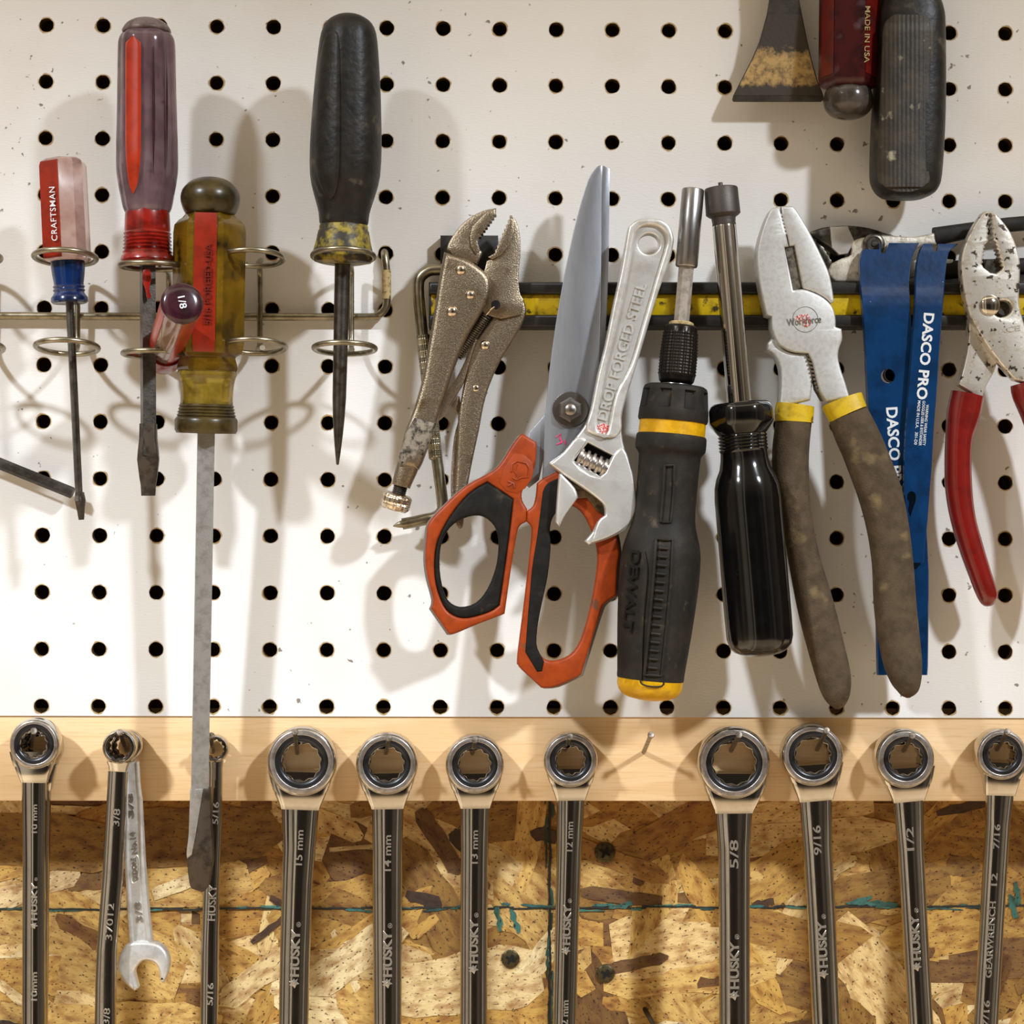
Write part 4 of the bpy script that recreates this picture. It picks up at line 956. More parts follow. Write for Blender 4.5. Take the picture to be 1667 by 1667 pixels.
# ------------------------------------------------------------------ lineman's pliers
def lineman():
    z = crop(1220, 320, 3.729); c = crop(1220, 640, 3.145)
    t = thing('lineman_pliers', 'large blunt-nosed steel pliers with worn brown foam grips and yellow bands', 'pliers', (1310, 520, 64))
    # arm whose grip hangs at the right: carries the left jaw and the round joint
    A = smooth(z((188, 57, 'c'), (165, 62), (130, 78), (95, 150), (58, 270), (46, 380), (60, 520), (85, 640), (104, 720, 'c'), (134, 728, 'c'), (136, 800), (160, 866, 'c'), (190, 905), (260, 940), (358, 952, 'c'), (385, 1010), (400, 1080), (425, 1170), (468, 1245, 'c'), (612, 1222, 'c'), (585, 1130), (558, 1050), (541, 975), (548, 915), (566, 865), (562, 802, 'c'), (526, 790, 'c'), (524, 730), (505, 668), (460, 620), (400, 585), (330, 562), (268, 566, 'c')), 4, closed=False)
    A = A + z((215, 305), (240, 302), (225, 232)) + z(teeth((225, 232), (192, 100), 6, -8))
    MB().plate(A, 100, 36, 4, seg=3).build('jaw_arm', M['plier'], t)
    B = smooth(z((192, 57, 'c'), (265, 57, 'c'), (300, 100), (370, 220), (440, 360), (490, 480), (517, 636, 'c'), (497, 648, 'c'), (460, 615), (400, 581), (330, 558, 'c')), 4, closed=False) + z((324, 548), (275, 296), (246, 300), (231, 232)) + z(teeth((231, 232), (198, 100), 6, 8))
    MB().plate(B, 99, 34, 4, seg=3).build('jaw', M['plier'], t)
    MB().plate(z((184, 84), (200, 84), (244, 240), (254, 300), (228, 300), (214, 236)), 92, 14, 0).build('mouth_shade', M['bluehole'], t)  # dark plate behind the teeth, standing in for shade in the jaw mouth
    MB().plate(z((215, 300), (276, 294), (328, 556), (266, 568)), 93, 20, 0).build('wire_groove', M['slot'], t)
    Cc = smooth(z((136, 860, 'c'), (165, 872), (200, 920), (262, 948), (362, 956, 'c'), (378, 1010), (386, 1110), (372, 1235, 'c'), (250, 1262), (180, 1280, 'c'), (190, 1150), (186, 1040), (150, 960), (110, 935, 'c'), (110, 890, 'c')), 4)
    MB().plate(Cc, 92, 28, 5, seg=3).build('arm', M['plier'], t)
    MB().plate(z((355, 950), (380, 950), (398, 1030), (420, 1130), (475, 1240), (440, 1240), (400, 1170), (378, 1060)), 84, 16, 2).build('crimp_edge', M['slot'], t)
    for i in range(9):
        x, y = z((368+i*6.6, 965+i*24))[0]
        MB().loft([(x-6, y, 93, 2.2, 4), (x+5, y+2, 93, 2.2, 4)], n=8).build('crimp_tooth', M['slot'], t)
    def grip(name, st, band, hp):
        g = MB(); g.loft(st, n=28, p=2.5, sm=4); gg = g.build('foam_grip', M['foam'], t, ang=60)
        b = MB(); b.loft(band, n=28, p=2.6, sm=2); b.build('yellow_band', M['grip_yellow'], t, ang=60)
    L = [(140, 165, 315, 118), (122, 250, 308, 240), (116, 330, 303, 340), (122, 420, 303, 440), (160, 570, 311, 590), (195, 830, 350, 800), (245, 1100, 425, 1050), (290, 1280, 475, 1250), (340, 1450, 516, 1430), (372, 1540, 516, 1530), (405, 1590, 495, 1590), (438, 1617, 462, 1617)]
    def st(rows, d0, d1, ht):
        o = []
        for i, (xl, yl, xr, yr) in enumerate(rows):
            (ax, ay), (bx, by) = c((xl, yl), (xr, yr)); u = i/(len(rows)-1); w = math.hypot(bx-ax, by-ay)/2
            o.append(((ax+bx)/2, (ay+by)/2, d0+(d1-d0)*u, w, min(ht, w*1.0)))
        return o
    grip('left', st(L, 82, 84, 25), st([(142, 90, 326, 30), (135, 130, 324, 70), (133, 172, 320, 125)], 82, 82, 25.5), 0)
    Rr = [(404, 124, 606, 96), (430, 190, 650, 195), (468, 270, 690, 285), (500, 345, 722, 372), (560, 470, 772, 545), (608, 640, 806, 722), (635, 830, 830, 905), (648, 1000, 838, 1100), (664, 1150, 852, 1250), (690, 1330, 875, 1400), (718, 1430, 880, 1470), (748, 1492, 872, 1518), (775, 1535, 850, 1550), (806, 1560, 822, 1560)]
    grip('right', st(Rr, 112, 121, 26), st([(368, 48, 580, 26), (384, 84, 592, 60), (406, 126, 607, 98)], 109, 112, 26.5), 0)
    MB().plate(circ(1311, 520, 21, 30), 100.5, .8, .1, holes=[circ(1311, 520, 20.3, 30)]).build('stamp_ring', M['print'], t)
    MB().plate(smooth([(1292, 517), (1304, 512), (1314, 511), (1319, 518), (1320, 527), (1314, 533), (1306, 529), (1298, 524)], 3), 100.6, 1, .1).build('red_blot', M['blot'], t)
    letters('Workforce', 1309, 522, 56, 12, 6, 100.4, M['print'], t, ext=1.0)
lineman()

# ------------------------------------------------------------------ horizontal pliers behind the pry bars
def groove_pliers():
    z = crop(1220, 320, 3.729)
    t = thing('groove_joint_pliers', 'worn slip-joint pliers lying sideways on top of the magnetic bar behind the blue pry bars', 'pliers', (1440, 420, 30))
    up = smooth(z((360, 225), (420, 194), (490, 180), (610, 174), (730, 188), (830, 220), (880, 240), (760, 260), (640, 270), (600, 340, 'c'), (540, 352), (500, 320), (420, 270, 'c')), 3)
    MB().plate(up, 32, 26, 5, seg=3).build('upper_jaw', M['dark_steel'], t)
    MB().plate(z((490, 182), (600, 178), (640, 270), (600, 345), (545, 352), (500, 310)), 35, 8, 3).build('jaw_face', M['chrome_dull'], t)
    lo = smooth(z((480, 470), (500, 405, 'c'), (560, 375), (620, 350), (630, 270), (740, 238), (850, 235), (1000, 242), (1140, 214, 'c'), (1140, 292, 'c'), (1040, 300), (990, 350), (960, 420), (920, 480), (860, 516), (700, 520), (520, 516, 'c')), 3)
    MB().plate(lo, 38, 26, 4, seg=3).build('arm', M['rust_white'], t)
    MB().plate(z((940, 430), (1010, 380), (1120, 370), (1240, 380), (1240, 440), (1100, 450), (960, 500)), 28, 18, 4).build('lower_arm', M['chrome_dull'], t)
    MB().plate(z((400, 260), (440, 300)) + z(teeth((440, 300), (500, 400), 4, 6)) + z((470, 430), (420, 340)), 26, 12, 1).build('lower_jaw', M['dark_steel'], t)
    x, y = z((760, 285))[0]
    MB().lathe((x, y, 36), 46, [(0, 18), (5, 18), (7, 16), (7.5, 12), (6, 11), (6, 5), (8, 4), (8.2, .1)], n=30).build('pivot_bolt', M['dark_steel'], t)
    MB().loft([(1522, 385, 28, 15, 13), (1526, 384.5, 28, 15, 13), (1580, 375, 28, 13, 12), (1640, 366, 28, 12, 12), (1760, 356, 28, 12, 12)], n=20, p=2.6, sm=2).build('grip', M['grey_grip'], t)
    MB().loft([(1536, 440, 18, 14, 12), (1540, 440, 18, 15, 12), (1600, 436, 18, 14, 12), (1760, 430, 18, 13, 12)], n=20, p=2.6, sm=2).build('grip', M['grey_grip'], t)
groove_pliers()

# ------------------------------------------------------------------ blue pry bars
def curl(base):
    """how the top of a pry bar bends back towards the wall: depth at each height"""
    return {397: base-28, 404: base-25.5, 412: base-23, 428: base-19, 448: base-15, 460: base-12, 470: base-8.5, 480: base-4.6, 490: base-1.4, 500: base}
def wide_bar():
    t = thing('pry_bar', 'wider dark blue flat pry bar with round nail hole, behind the narrower one', 'pry bar', (1450, 600, 60), 'blue pry bars')
    b = MB(); C = curl(80)
    rows = [(395.5, 1411, 1497, C[397]-.5), (404, 1405.5, 1492, C[404]), (412, 1401.5, 1488, C[412]), (428, 1399, 1483, C[428]), (448, 1399.5, 1481, C[448]), (460, 1400.5, 1480, C[460]), (470, 1401, 1480.5, C[470]), (480, 1402, 1481, C[480]), (490, 1402.8, 1481.5, C[490]), (500, 1403.5, 1482, 80), (530, 1406, 1484, 80), (575, 1409, 1486, 80), (623.5, 1411, 1489.5, 80), (700, 1415, 1496, 80), (850, 1421, 1508, 79), (930, 1425, 1512, 78), (1000, 1427, 1512, 77), (1085, 1428.5, 1511, 76), (1099, 1429, 1510, 76)]
    b.sheet(rows, 11, nx=6)
    o = b.build('bar', M['blue'], t, ang=30)
    h = MB(); h.plate(circ(1452, 609.6, 11.6, 32), 110, 80, 0); h.plate([(1443, 380), (1446, 404.5), (1452, 404.5), (1463, 380)], 110, 90, 0); h.plate([(1400, 380), (1443, 380), (1443, 397.5), (1400, 397.5)], 110, 90, 0); cut(o, h)
    MB().lathe((1452, 609.6, 68), 80.3, [(0, 12.6), (12, 12.6), (12.3, 11.2), (0, 11.2)], n=24).build('hole_rim', M['bluehole'], t)
    letters('DASCO PRO', 1456, 735, 144, 19, -86.5, 80, M['white_print'], t, ext=.9, weight=.025)
wide_bar()
def narrow_bar():
    t = thing('pry_bar', 'narrower blue pry bar with teardrop slot, in front of the wider one', 'pry bar', (1510, 600, 80), 'blue pry bars')
    b = MB(); C = curl(91)
    rows = [(397, 1503, 1560, C[397]), (401, 1500.5, 1556, C[397]+1), (406, 1498, 1549, C[404]+.6), (412, 1496, 1544.5, C[412]), (428, 1492, 1541, C[428]), (448, 1490.5, 1539, C[448]), (460, 1490, 1538.3, C[460]), (470, 1490, 1537.5, C[470]), (480, 1489.7, 1537, C[480]), (490, 1489.2, 1535.8, C[490]), (500, 1488.8, 1535, 91), (560, 1484.5, 1530.5, 91), (620, 1479.5, 1526.5, 91), (695, 1473.5, 1520.5, 91), (760, 1471, 1517, 91), (796, 1470.5, 1514, 91), (844.5, 1475, 1510.5, 91), (880, 1480, 1507, 91), (916, 1484, 1504, 91)]
    sl = smooth([(1490, 799), (1497, 803), (1498, 812), (1494, 825), (1488.5, 841, 'c'), (1484.5, 830), (1483, 812), (1484.5, 803)], 3)
    b.sheet(rows, 9, nx=5)
    o = b.build('bar', M['blue'], t, ang=30)
    h = MB(); h.plate(sl, 120, 80, 0); h.plate([(1529, 380), (1533, 401.5), (1537, 403), (1545, 380)], 120, 90, 0); cut(o, h)
    letters('DASCO PRO', 1506.5, 580, 141, 17.5, -95, 91, M['white_print'], t, ext=.9, weight=.03)
    letters('WARNING WEAR SAFETY', 1507, 692, 67, 4.6, -95, 91, M['white_print'], t, ext=.7, weight=.01)
    letters('GOGGLES USER & BYSTANDER', 1501, 689, 73, 4.6, -95, 91, M['white_print'], t, ext=.7, weight=.01)
    letters('MADE IN U.S.A.   301-D0', 1493.5, 688, 72, 4.8, -95, 91, M['white_print'], t, ext=.7, weight=.01)
narrow_bar()

# ------------------------------------------------------------------ red handled slip-joint pliers
def red_pliers():
    z = crop(1220, 320, 3.729); c = crop(1220, 640, 3.145)
    t = thing('slip_joint_pliers', 'worn slip-joint pliers with glossy red dipped handles at the right edge of the bar', 'pliers', (1610, 500, 62))
    out = smooth(z((1455, 84, 'c'), (1425, 90), (1400, 120), (1350, 200), (1302, 310), (1285, 420), (1300, 560), (1330, 700), (1380, 800), (1440, 900), (1520, 1010), (1610, 1112, 'c'), (1760, 1150, 'c'), (1720, 960), (1680, 800), (1648, 690), (1640, 600), (1646, 420), (1632, 330), (1590, 220), (1520, 125), (1478, 86, 'c')), 4)
    mouth = z(teeth((1468, 100), (1480, 262), 6, 7)) + z(teeth((1486, 268), (1535, 440), 7, 13)) + z((1500, 466), (1465, 460), (1425, 430)) + z(teeth((1420, 420), (1440, 285), 6, 11)) + z((1452, 270)) + z(teeth((1452, 262), (1462, 100), 6, 7))
    slot = smooth(z((1500, 640), (1560, 632), (1592, 660), (1590, 700), (1555, 726), (1510, 728), (1480, 690)), 3)
    MB().plate(out, 92, 22, 4, holes=[mouth, slot], seg=3).build('head', M['rusty'], t)
    MB().plate(z((1440, 380), (1560, 380), (1640, 420), (1640, 470), (1420, 470)), 80, 8, 1).build('shear_face', M['dark_steel'], t)
    x, y = z((1458, 660))[0]
    MB().dome(x, y, 91.5, 17.5, 8, n=26, m=7).build('pivot_bolt', M['chrome'], t)
    x, y = z((1552, 682))[0]
    MB().lathe((x, y, 70), 78, [(0, 12), (7, 12), (8, 11), (8.1, .1)], n=24).build('bolt_shank', M['dark_steel'], t)
    arm = smooth(z((1332, 740, 'c'), (1328, 900), (1300, 1040), (1272, 1140, 'c'), (1410, 1230, 'c'), (1440, 1150), (1502, 1015), (1440, 890), (1380, 790)), 3)
    MB().plate(arm, 74, 20, 3, seg=3).build('rear_arm', M['rusty'], t)
    letters('ACE', 1643, 536, 36, 9, 8, 92, M['rusty'], t, ext=1.2, weight=.02)
    rows = [(1036, -25, 1197, 32), (1010, 100, 1180, 120), (1004, 210, 1146, 220), (1000, 320, 1136, 330), (1003, 490, 1140, 490), (1030, 650, 1158, 640), (1075, 805, 1196, 780), (1130, 955, 1240, 925), (1162, 1035, 1268, 1010), (1185, 1072, 1271, 1052), (1215, 1083, 1262, 1075), (1236, 1087, 1250, 1085)]
    st = []
    for i, (xl, yl, xr, yr) in enumerate(rows):
        (ax, ay), (bx, by) = c((xl, yl), (xr, yr)); w = math.hypot(bx-ax, by-ay)/2; st.append(((ax+bx)/2, (ay+by)/2, 66, w, min(20, w)))
    MB().loft(st, n=28, p=2.2, sm=4).build('dipped_handle', M['red_dip'], t, ang=70)
    MB().loft([(1668, 622, 78, 24, 16), (1674, 640, 78, 27, 20), (1694, 690, 78, 26, 20), (1716, 780, 78, 23, 20), (1722, 860, 78, 22, 20), (1712, 960, 78, 20, 18), (1704, 1000, 78, 6, 6)], n=24, p=2.2, sm=3).build('dipped_handle', M['red_dip'], t, ang=70)
red_pliers()

# ------------------------------------------------------------------ tools hanging in from the top
def scraper():
    c = crop(1180, 0, 3.423)
    t = thing('scraper', 'stained flared scraper blade hanging down from the top edge', 'scraper', (1275, 60, 20))
    rows = [(-160, 1252, 1300, 58), (0, 1252.5, 1301.2, 52), (23, 1248.6, 1305.6, 50), (67, 1236.5, 1314.5, 46), (96, 1224, 1321, 44), (131, 1206, 1331, 41), (155, 1194, 1340.5, 39), (162, 1192.2, 1341.3, 38), (165, 1195, 1337, 37)]
    MB().sheet(rows, 5, nx=6, edge=1).build('blade', M['scraper'], t)
    def glue():
        m = mat('dried_glue', '#3d362e', .5, 0, bump=.3, bs=500); n = m.node_tree.nodes; l = m.node_tree.links
        tc = n.new('ShaderNodeTexCoord'); sp = n.new('ShaderNodeSeparateXYZ'); l.new(tc.outputs['Object'], sp.inputs[0])
        t1 = n.new('ShaderNodeTexNoise'); t1.inputs['Scale'].default_value = 330; t1.inputs['Detail'].default_value = 7; t1.inputs['Roughness'].default_value = .72; l.new(tc.outputs['Object'], t1.inputs['Vector'])
        rp = n.new('ShaderNodeValToRGB'); l.new(sp.outputs['Z'], rp.inputs[0])
        mr = n.new('ShaderNodeMapRange'); mr.inputs['From Min'].default_value = -.028; mr.inputs['From Max'].default_value = .0; l.new(sp.outputs['Z'], mr.inputs['Value']); l.new(mr.outputs[0], rp.inputs[0])
        e = rp.color_ramp.elements; e[0].position = .0; e[0].color = (0, 0, 0, 1); e[1].position = .95; e[1].color = (0, 0, 0, 1)
        for p_, v_ in ((.10, .25), (.2, .62), (.6, .66), (.78, .4)):
            k_ = e.new(p_); k_.color = (v_, v_, v_, 1)
        ad = n.new('ShaderNodeMath'); ad.operation = 'ADD'; l.new(rp.outputs[0], ad.inputs[0]); l.new(t1.outputs['Fac'], ad.inputs[1])
        m2 = n.new('ShaderNodeMapRange'); m2.inputs['From Min'].default_value = .94; m2.inputs['From Max'].default_value = 1.2; l.new(ad.outputs[0], m2.inputs['Value'])
        x_ = n.new('ShaderNodeMixRGB'); x_.inputs[1].default_value = (*rgb('#3d362e'), 1); x_.inputs[2].default_value = (*rgb('#b5965f'), 1); l.new(m2.outputs[0], x_.inputs[0]); l.new(x_.outputs[0], n['Principled BSDF'].inputs['Base Color'])
        return m
    cc = MB(); cc.sheet([(q[0], q[1]+1.5, q[2]-1.5, q[3]+.5) for q in rows[2:7]], 1.2, nx=8, edge=.3); cc.build('dried_glue', glue(), t)
    MB().lathe((1276, -330, 60), (1276, -150, 56), [(0, 30), (20, 42), (150, 38), (180, 26)], n=24, sm=3).build('handle', M['gloss_black'], t)
scraper()

def red_top():
    t = thing('screwdriver', 'grimy red acetate handle with rounded grey end, hanging butt-down between scraper and black handle', 'screwdriver', (1383, 60, 70))
    D = 74; a, e = (1385, -220, D), (1380.5, 194, D)
    pr = [(0, 30), (10, 46), (30, 49), (350, 49), (360, 47), (364, 42), (366, 36)]
    T8 = math.radians(8); HX8 = lambda th, tt: HX(th - T8, tt)
    MB().lathe(a, e, pr, n=90, mod=HX8, rot=0.0).build('handle', M['red_worn'], t)
    for ar in ((10, 67), (130, 176)):
        b = MB(); b.lathe(a, e, [(32, 49), (348, 49)], n=6, mod=HX8, arc=ar, off=1.2); s = b.build('red_panel', M['red_face'], t)
    def face(x, y):
        dd = 30
        for _ in range(8): dd = (44.0 - (relx(x, D+dd, D) - (1385 - 4.5*(y+220)/414))*math.cos(math.radians(38)))/math.sin(math.radians(38))
        return D + dd
    letters('MADE IN USA', 1412, 56, 92, 8.5, -91, D, M['tape'], t, ext=1.0, weight=.008, dfun=face)
    letters('WF30', 1413, -24, 36, 8.5, -91, D, M['tape'], t, ext=1.0, weight=.008, dfun=face)
    MB().lathe(a, e, [(362, 34), (368, 37), (376, 39.6), (386, 40.5), (396, 38.5), (405, 32), (411, 22), (414, 9), (414.4, .1)], n=36, sm=2).build('end_knob', M['grey_cap'], t)
    MB().lathe((1386, -420, D), (1385, -210, D), [(0, 9), (210, 9)], n=14).build('shaft', M['shaft_dark'], t)
red_top()

def rubber_top():
    t = thing('screwdriver', 'big perished black rubber handle hanging butt-down at the top right', 'screwdriver', (1478, 100, 70))
    D = 78
    MB().loft([(1484, -240, D, 30, 28), (1483, -120, D, 40, 36), (1482, -30, D, 45, 40), (1481, 0, D, 48, 43), (1482, 22, D, 53, 47), (1482, 45, D, 55, 50), (1480, 150, D, 57.5, 52), (1477, 220, D, 58.5, 53), (1474, 285, D, 57, 52), (1473, 304, D, 53, 48), (1472.5, 315, D, 45, 40), (1472.5, 322, D, 32, 28), (1472.5, 325, D, 14, 12)], n=44, p=2.9, sm=3).build('handle', M['rubber_old'], t, ang=50)
    rows = smooth([(19, 1476, 1486), (23, 1458, 1503), (30, 1447, 1513), (45, 1438, 1521), (100, 1435, 1523), (200, 1431, 1521), (285, 1428, 1516), (300, 1436, 1508), (308, 1448, 1496), (312, 1462, 1482)], 5, closed=False)
    def over(x, y):
        cx = 1482 - 8*max(0, (y-45)/240.); hw, ht = (53, 47) if y < 22 else ((55, 50) if y < 45 else (57.5, 52)); 
        return D + ht*(1-min(.995, abs(x-cx)/(hw+1))**2.9)**(1/2.9) + 1.6 + .32*math.cos(x*2*PI/7.0) - (4 if y < 24 or y > 305 else 0)
    MB().sheet(rows, 8, nx=70, dfun=over, edge=1.2).build('grip_panel', mat('ribbed_rubber', '#2a2621', .55, 0, '#40392e', ns=34, lo=.40, hi=.62, col3='#9a947f', ns3=70, lo3=.66, hi3=.76, bump=.4, bs=500), t, ang=50)
rubber_top()

# ------------------------------------------------------------------ wrenches on the batten
SEC = [(1, 0), (.985, .35), (.93, .62), (.84, .82), (.76, .92), (.70, .95), (.65, .90), (.60, .70), (.45, .80), (.3, .88), (.15, .925), (0, .94), (-.15, .925), (-.3, .88), (-.45, .80), (-.60, .70), (-.65, .90), (-.70, .95), (-.76, .92), (-.84, .82), (-.93, .62), (-.985, .35), (-1, 0), (-.93, -.6), (-.72, -.95), (0, -.9), (.72, -.95), (.93, -.6)]
def at_y(st, y):
    for (y0, c0, w0), (y1, c1, w1) in zip(st, st[1:]):
        if y0 <= y <= y1:
            u = (y-y0)/(y1-y0); return c0+(c1-c0)*u, w0+(w1-w0)*u
    return st[-1][1], st[-1][2]
def husky(cx, cy, ang, h, d, t, m):
    """small dog-head emblem ahead of the wordmark"""
    a = math.radians(ang); ca, sa = math.cos(a), math.sin(a)
    o = [(-.9, -.1), (-.45, .35), (-.35, .9), (-.05, .55), (.25, .95), (.35, .45), (.8, .1), (.45, -.1), (.75, -.55), (.2, -.4), (-.1, -.85), (-.25, -.35)]
    g = MB(); g.plate([(cx + h*(u*ca - v*sa), cy - h*(u*sa + v*ca)) for u, v in o], d+1.4, 2, .4)
    i = [(-.3, .1), (0, .3), (.2, .05), (-.05, -.15)]
    g.plate([(cx + h*(u*ca - v*sa), cy - h*(u*sa + v*ca)) for u, v in i], d+2.4, 2, .4)
    g.build('emblem', m, t)
def writing(t, st, items, d, ht):
    """items: (text, y centre, length, height)"""
    y0, y1 = st[0], st[-1]
    for txt, y, ln, h in items:
        cx, w = at_y(st, y)
        c0, _ = at_y(st, y-ln/2); c1, _ = at_y(st, y+ln/2)
        ang = 90 - math.degrees(math.atan2(c0-c1, ln))
        dd = d + .90*ht
        if txt == 'HUSKY':
            letters('HUSKY', cx, y-2, ln*.72, h, ang, dd, M['raised'], t, ext=1.5, weight=.03)
            letters('®', at_y(st, y-ln*.46)[0]+h*.28, y-ln*.46, h*.55, h*.5, ang, dd, M['raised'], t, ext=1.0)
            c2, _ = at_y(st, y+ln*.44); husky(c2, y+ln*.44, ang, h*.62, dd, t, M['raised'])
        else: letters(txt, cx, y, ln, h, ang, dd, M['raised'], t, ext=1.5, weight=.01)

def ratchet(label, cx, cy, R, rd, rh, ny, st, items, d0=6, d1=46, shade='chrome', px_shift=0, plain=False):
    t = thing('ratcheting_wrench', label, 'wrench', (cx, cy, d0), 'wrenches hung on the batten')
    th = d1-d0
    # head: a ring; the front face has a stepped chrome rim
    g = MB()
    n = 56; A = P(cx, cy, d1); k = SPX*K(d1)
    def ring(r, d): return [A + Vector((math.cos(2*PI*j/n)*r*k, (d1-d)*SPX, math.sin(2*PI*j/n)*r*k)) for j in range(n)]
    prof = [(rd-.5, d0), (R*.9, d0), (R*.97, d0+3), (R, d0+8), (R, d1-9), (R*.985, d1-5), (R*.95, d1-2), (R*.90, d1-.4), (rd+4, d1), (rd+1, d1-.3), (rd-.5, d1-2.5), (rd-.5, d0)]
    g.rings([ring(r, d) for r, d in prof], cap0=False, cap1=False)
    # neck sloping down from the head to the shank
    c1, w1 = at_y(st, ny)
    q = []
    y9 = cy + R*.97; dm = (d0+d1)/2
    for y, hw, f, bk in ((cy+R*.25, R*.945, d1-6, d0+6), (cy+R*.55, R*.865, d1-6, d0+4), (cy+R*.8, R*.785, d1-6, d0+4), (y9-5, max(R*.735, w1+4.3), d1-6, d0+5), (y9-3, max(R*.73, w1+4), d1-6, d0+5), (y9+(ny-y9)*.5, (max(R*.725, w1+4)+w1+2.5)/2-.8, dm+12, dm-12), (ny, w1+2, dm+9.5, dm-10), (ny+4, w1+1, dm+7, dm-9)):
        u = max(0, (y-cy)/(ny-cy)); q.append((cx+(c1-cx)*u, y, (f+bk)/2, hw, (f-bk)/2))
    g.loft(q, n=36, p=7)
    g.build('head', M[shade], t, ang=33)
    MB().plate(circ(cx, cy, R*.925, 56), d1+.8, 4, 1.6, holes=[circ(cx, cy, rd+.6, 56)], seg=3).build('head_face', M['face'], t)
    b = MB(); b.rings([ring(r, d) for r, d in ((rh+1.5, d0+1), (rd, d0+1), (rd, d1-1), (rd-1.5, d1+.6), (rh+6, d1+.8), (rh+2.5, d1-1.2), (rh+1.5, d1-3), (rh+1.5, d0+1))], cap0=False, cap1=False)
    b.build('ratchet_ring', M['dark_ring'], t)
    star = []
    for i in range(24):
        a = 2*PI*i/24 + .13; r = rh + (1.3 if i % 2 else -1.9); star.append((cx + r*math.cos(a), cy + r*math.sin(a)))
    MB().plate(circ(cx, cy, rh+2.5, 48), d1-2, th-4, .6, holes=[star]).build('twelve_point_socket', M['shaft_dark' if plain else 'chrome'], t)
    dm = (d0+d1)/2
    rows = [(ny+2, *at_y(st, ny+2)), (ny+5, *at_y(st, ny+5)), (ny+40, *at_y(st, ny+40))] + [s for s in st if s[0] > ny+41]
    g = MB(); g.loft([(c, y, dm-2, w, 5 if i == 0 else (9.5 if i > 1 else 9)) for i, (y, c, w) in enumerate(rows)], sec=SEC)
    g.build('shank', M[shade], t, ang=26)
    writing(t, st, items, dm-2, 9.5)
    return t
a = crop(0, 1150, 3.224); b6 = crop(400, 1150, 2.778); b7 = crop(1000, 1150, 2.499)
ratchet('small ratcheting wrench stamped 10 mm, front one of the pair at the left edge', 55, 1211.6, 41, 31.5, 21, 1268,
        [(1268, 56, 20.5), (1400, 55.8, 18.5), (1500, 55.6, 18.7), (1667, 55.4, 19), (1830, 55, 19.5)], [('10 mm', 1333, 46, 9), ('HUSKY', 1470, 84, 10), ('10mm', 1606, 46, 10)], 30, 66)
t = ratchet('half hidden ratcheting wrench behind the 10 mm wrench, nearest the left edge', 64, 1217, 37, 29, 20, 1281,
        [(1281, 66, 17.5), (1400, 65, 16), (1667, 62, 16), (1830, 60, 16)], [], 4, 28)
ratchet('ratcheting wrench stamped 15 mm, hanging left of the 14 mm one', 490.7, 1240.5, 56.5, 42.5, 31, 1312,
        [(1312, 489, 30.5), (1380, 487, 26.5), (1438, 484, 25), (1564, 480, 24.3), (1667, 478, 24), (1830, 475, 24)], [('15 mm', 1380, 57, 12), ('HUSKY', 1554, 106, 15)])
ratchet('ratcheting wrench stamped 14 mm, hanging between the 15 mm and 13 mm ones', 629.5, 1244, 50.5, 38, 27.5, 1311,
        [(1311, 631, 26), (1380, 630.7, 24.2), (1438, 630.6, 24), (1667, 631, 22.5), (1830, 631, 22.5)], [('14 mm', 1389, 58, 12), ('HUSKY', 1555, 104, 15)])
ratchet('ratcheting wrench stamped 13 mm, hanging between the 14 mm and 12 mm ones', 773, 1245, 48, 36, 25.5, 1310,
        [(1310, 773.5, 24), (1380, 772.5, 22.5), (1500, 771.5, 22), (1667, 771, 22), (1830, 770, 22)], [('13 mm', 1379, 54, 11), ('HUSKY', 1535, 98, 14)])
ratchet('ratcheting wrench stamped 12 mm, hanging just left of the bare nail', 929, 1238, 44.5, 33, 23, 1297,
        [(1297, 929, 23), (1380, 926.5, 20.5), (1500, 923, 19.5), (1667, 919, 19), (1830, 915, 19)], [('12 mm', 1362, 48, 11), ('HUSKY', 1508, 90, 13), ('12 mm', 1652, 46, 11)])
ratchet('largest ratcheting wrench stamped 5/8, hanging right of the bare nail', 1195.6, 1242.6, 59, 45, 35, 1318,
        [(1318, 1194.5, 30.5), (1380, 1195, 26), (1500, 1195.5, 25.2), (1667, 1196, 25), (1830, 1196, 25)], [('5/8', 1391, 46, 14), ('HUSKY', 1574, 106, 15)])
ratchet('ratcheting wrench stamped 9/16, hanging between the 5/8 and 1/2 ones', 1323.7, 1230, 50.5, 38.5, 28.5, 1298,
        [(1298, 1327.5, 27), (1380, 1331, 23.5), (1500, 1337.5, 23), (1667, 1345, 22.4), (1830, 1352, 22)], [('9/16', 1368, 48, 13), ('HUSKY', 1540, 104, 14)])
ratchet('ratcheting wrench stamped 1/2, hanging between the 9/16 and 7/16 ones', 1474.6, 1235.6, 48.5, 35, 26, 1299,
        [(1299, 1478.5, 25), (1380, 1482.5, 21.5), (1500, 1489, 20.8), (1667, 1498.6, 20.4), (1830, 1507, 20.4)], [('1/2', 1366, 38, 12), ('HUSKY', 1529, 102, 14)])
ratchet('ratcheting wrench stamped 7/16 with a long wordmark, cut by the right edge', 1632, 1229, 41.5, 31.5, 21.5, 1289,
        [(1289, 1627.4, 23.5), (1340, 1624, 20.5), (1500, 1614.5, 20), (1667, 1604.7, 20), (1830, 1596, 20)], [('7/16', 1362, 40, 10), ('12', 1432, 20, 10), ('GEARWRENCH', 1530, 124, 10), ('7/16', 1650, 42, 10)])

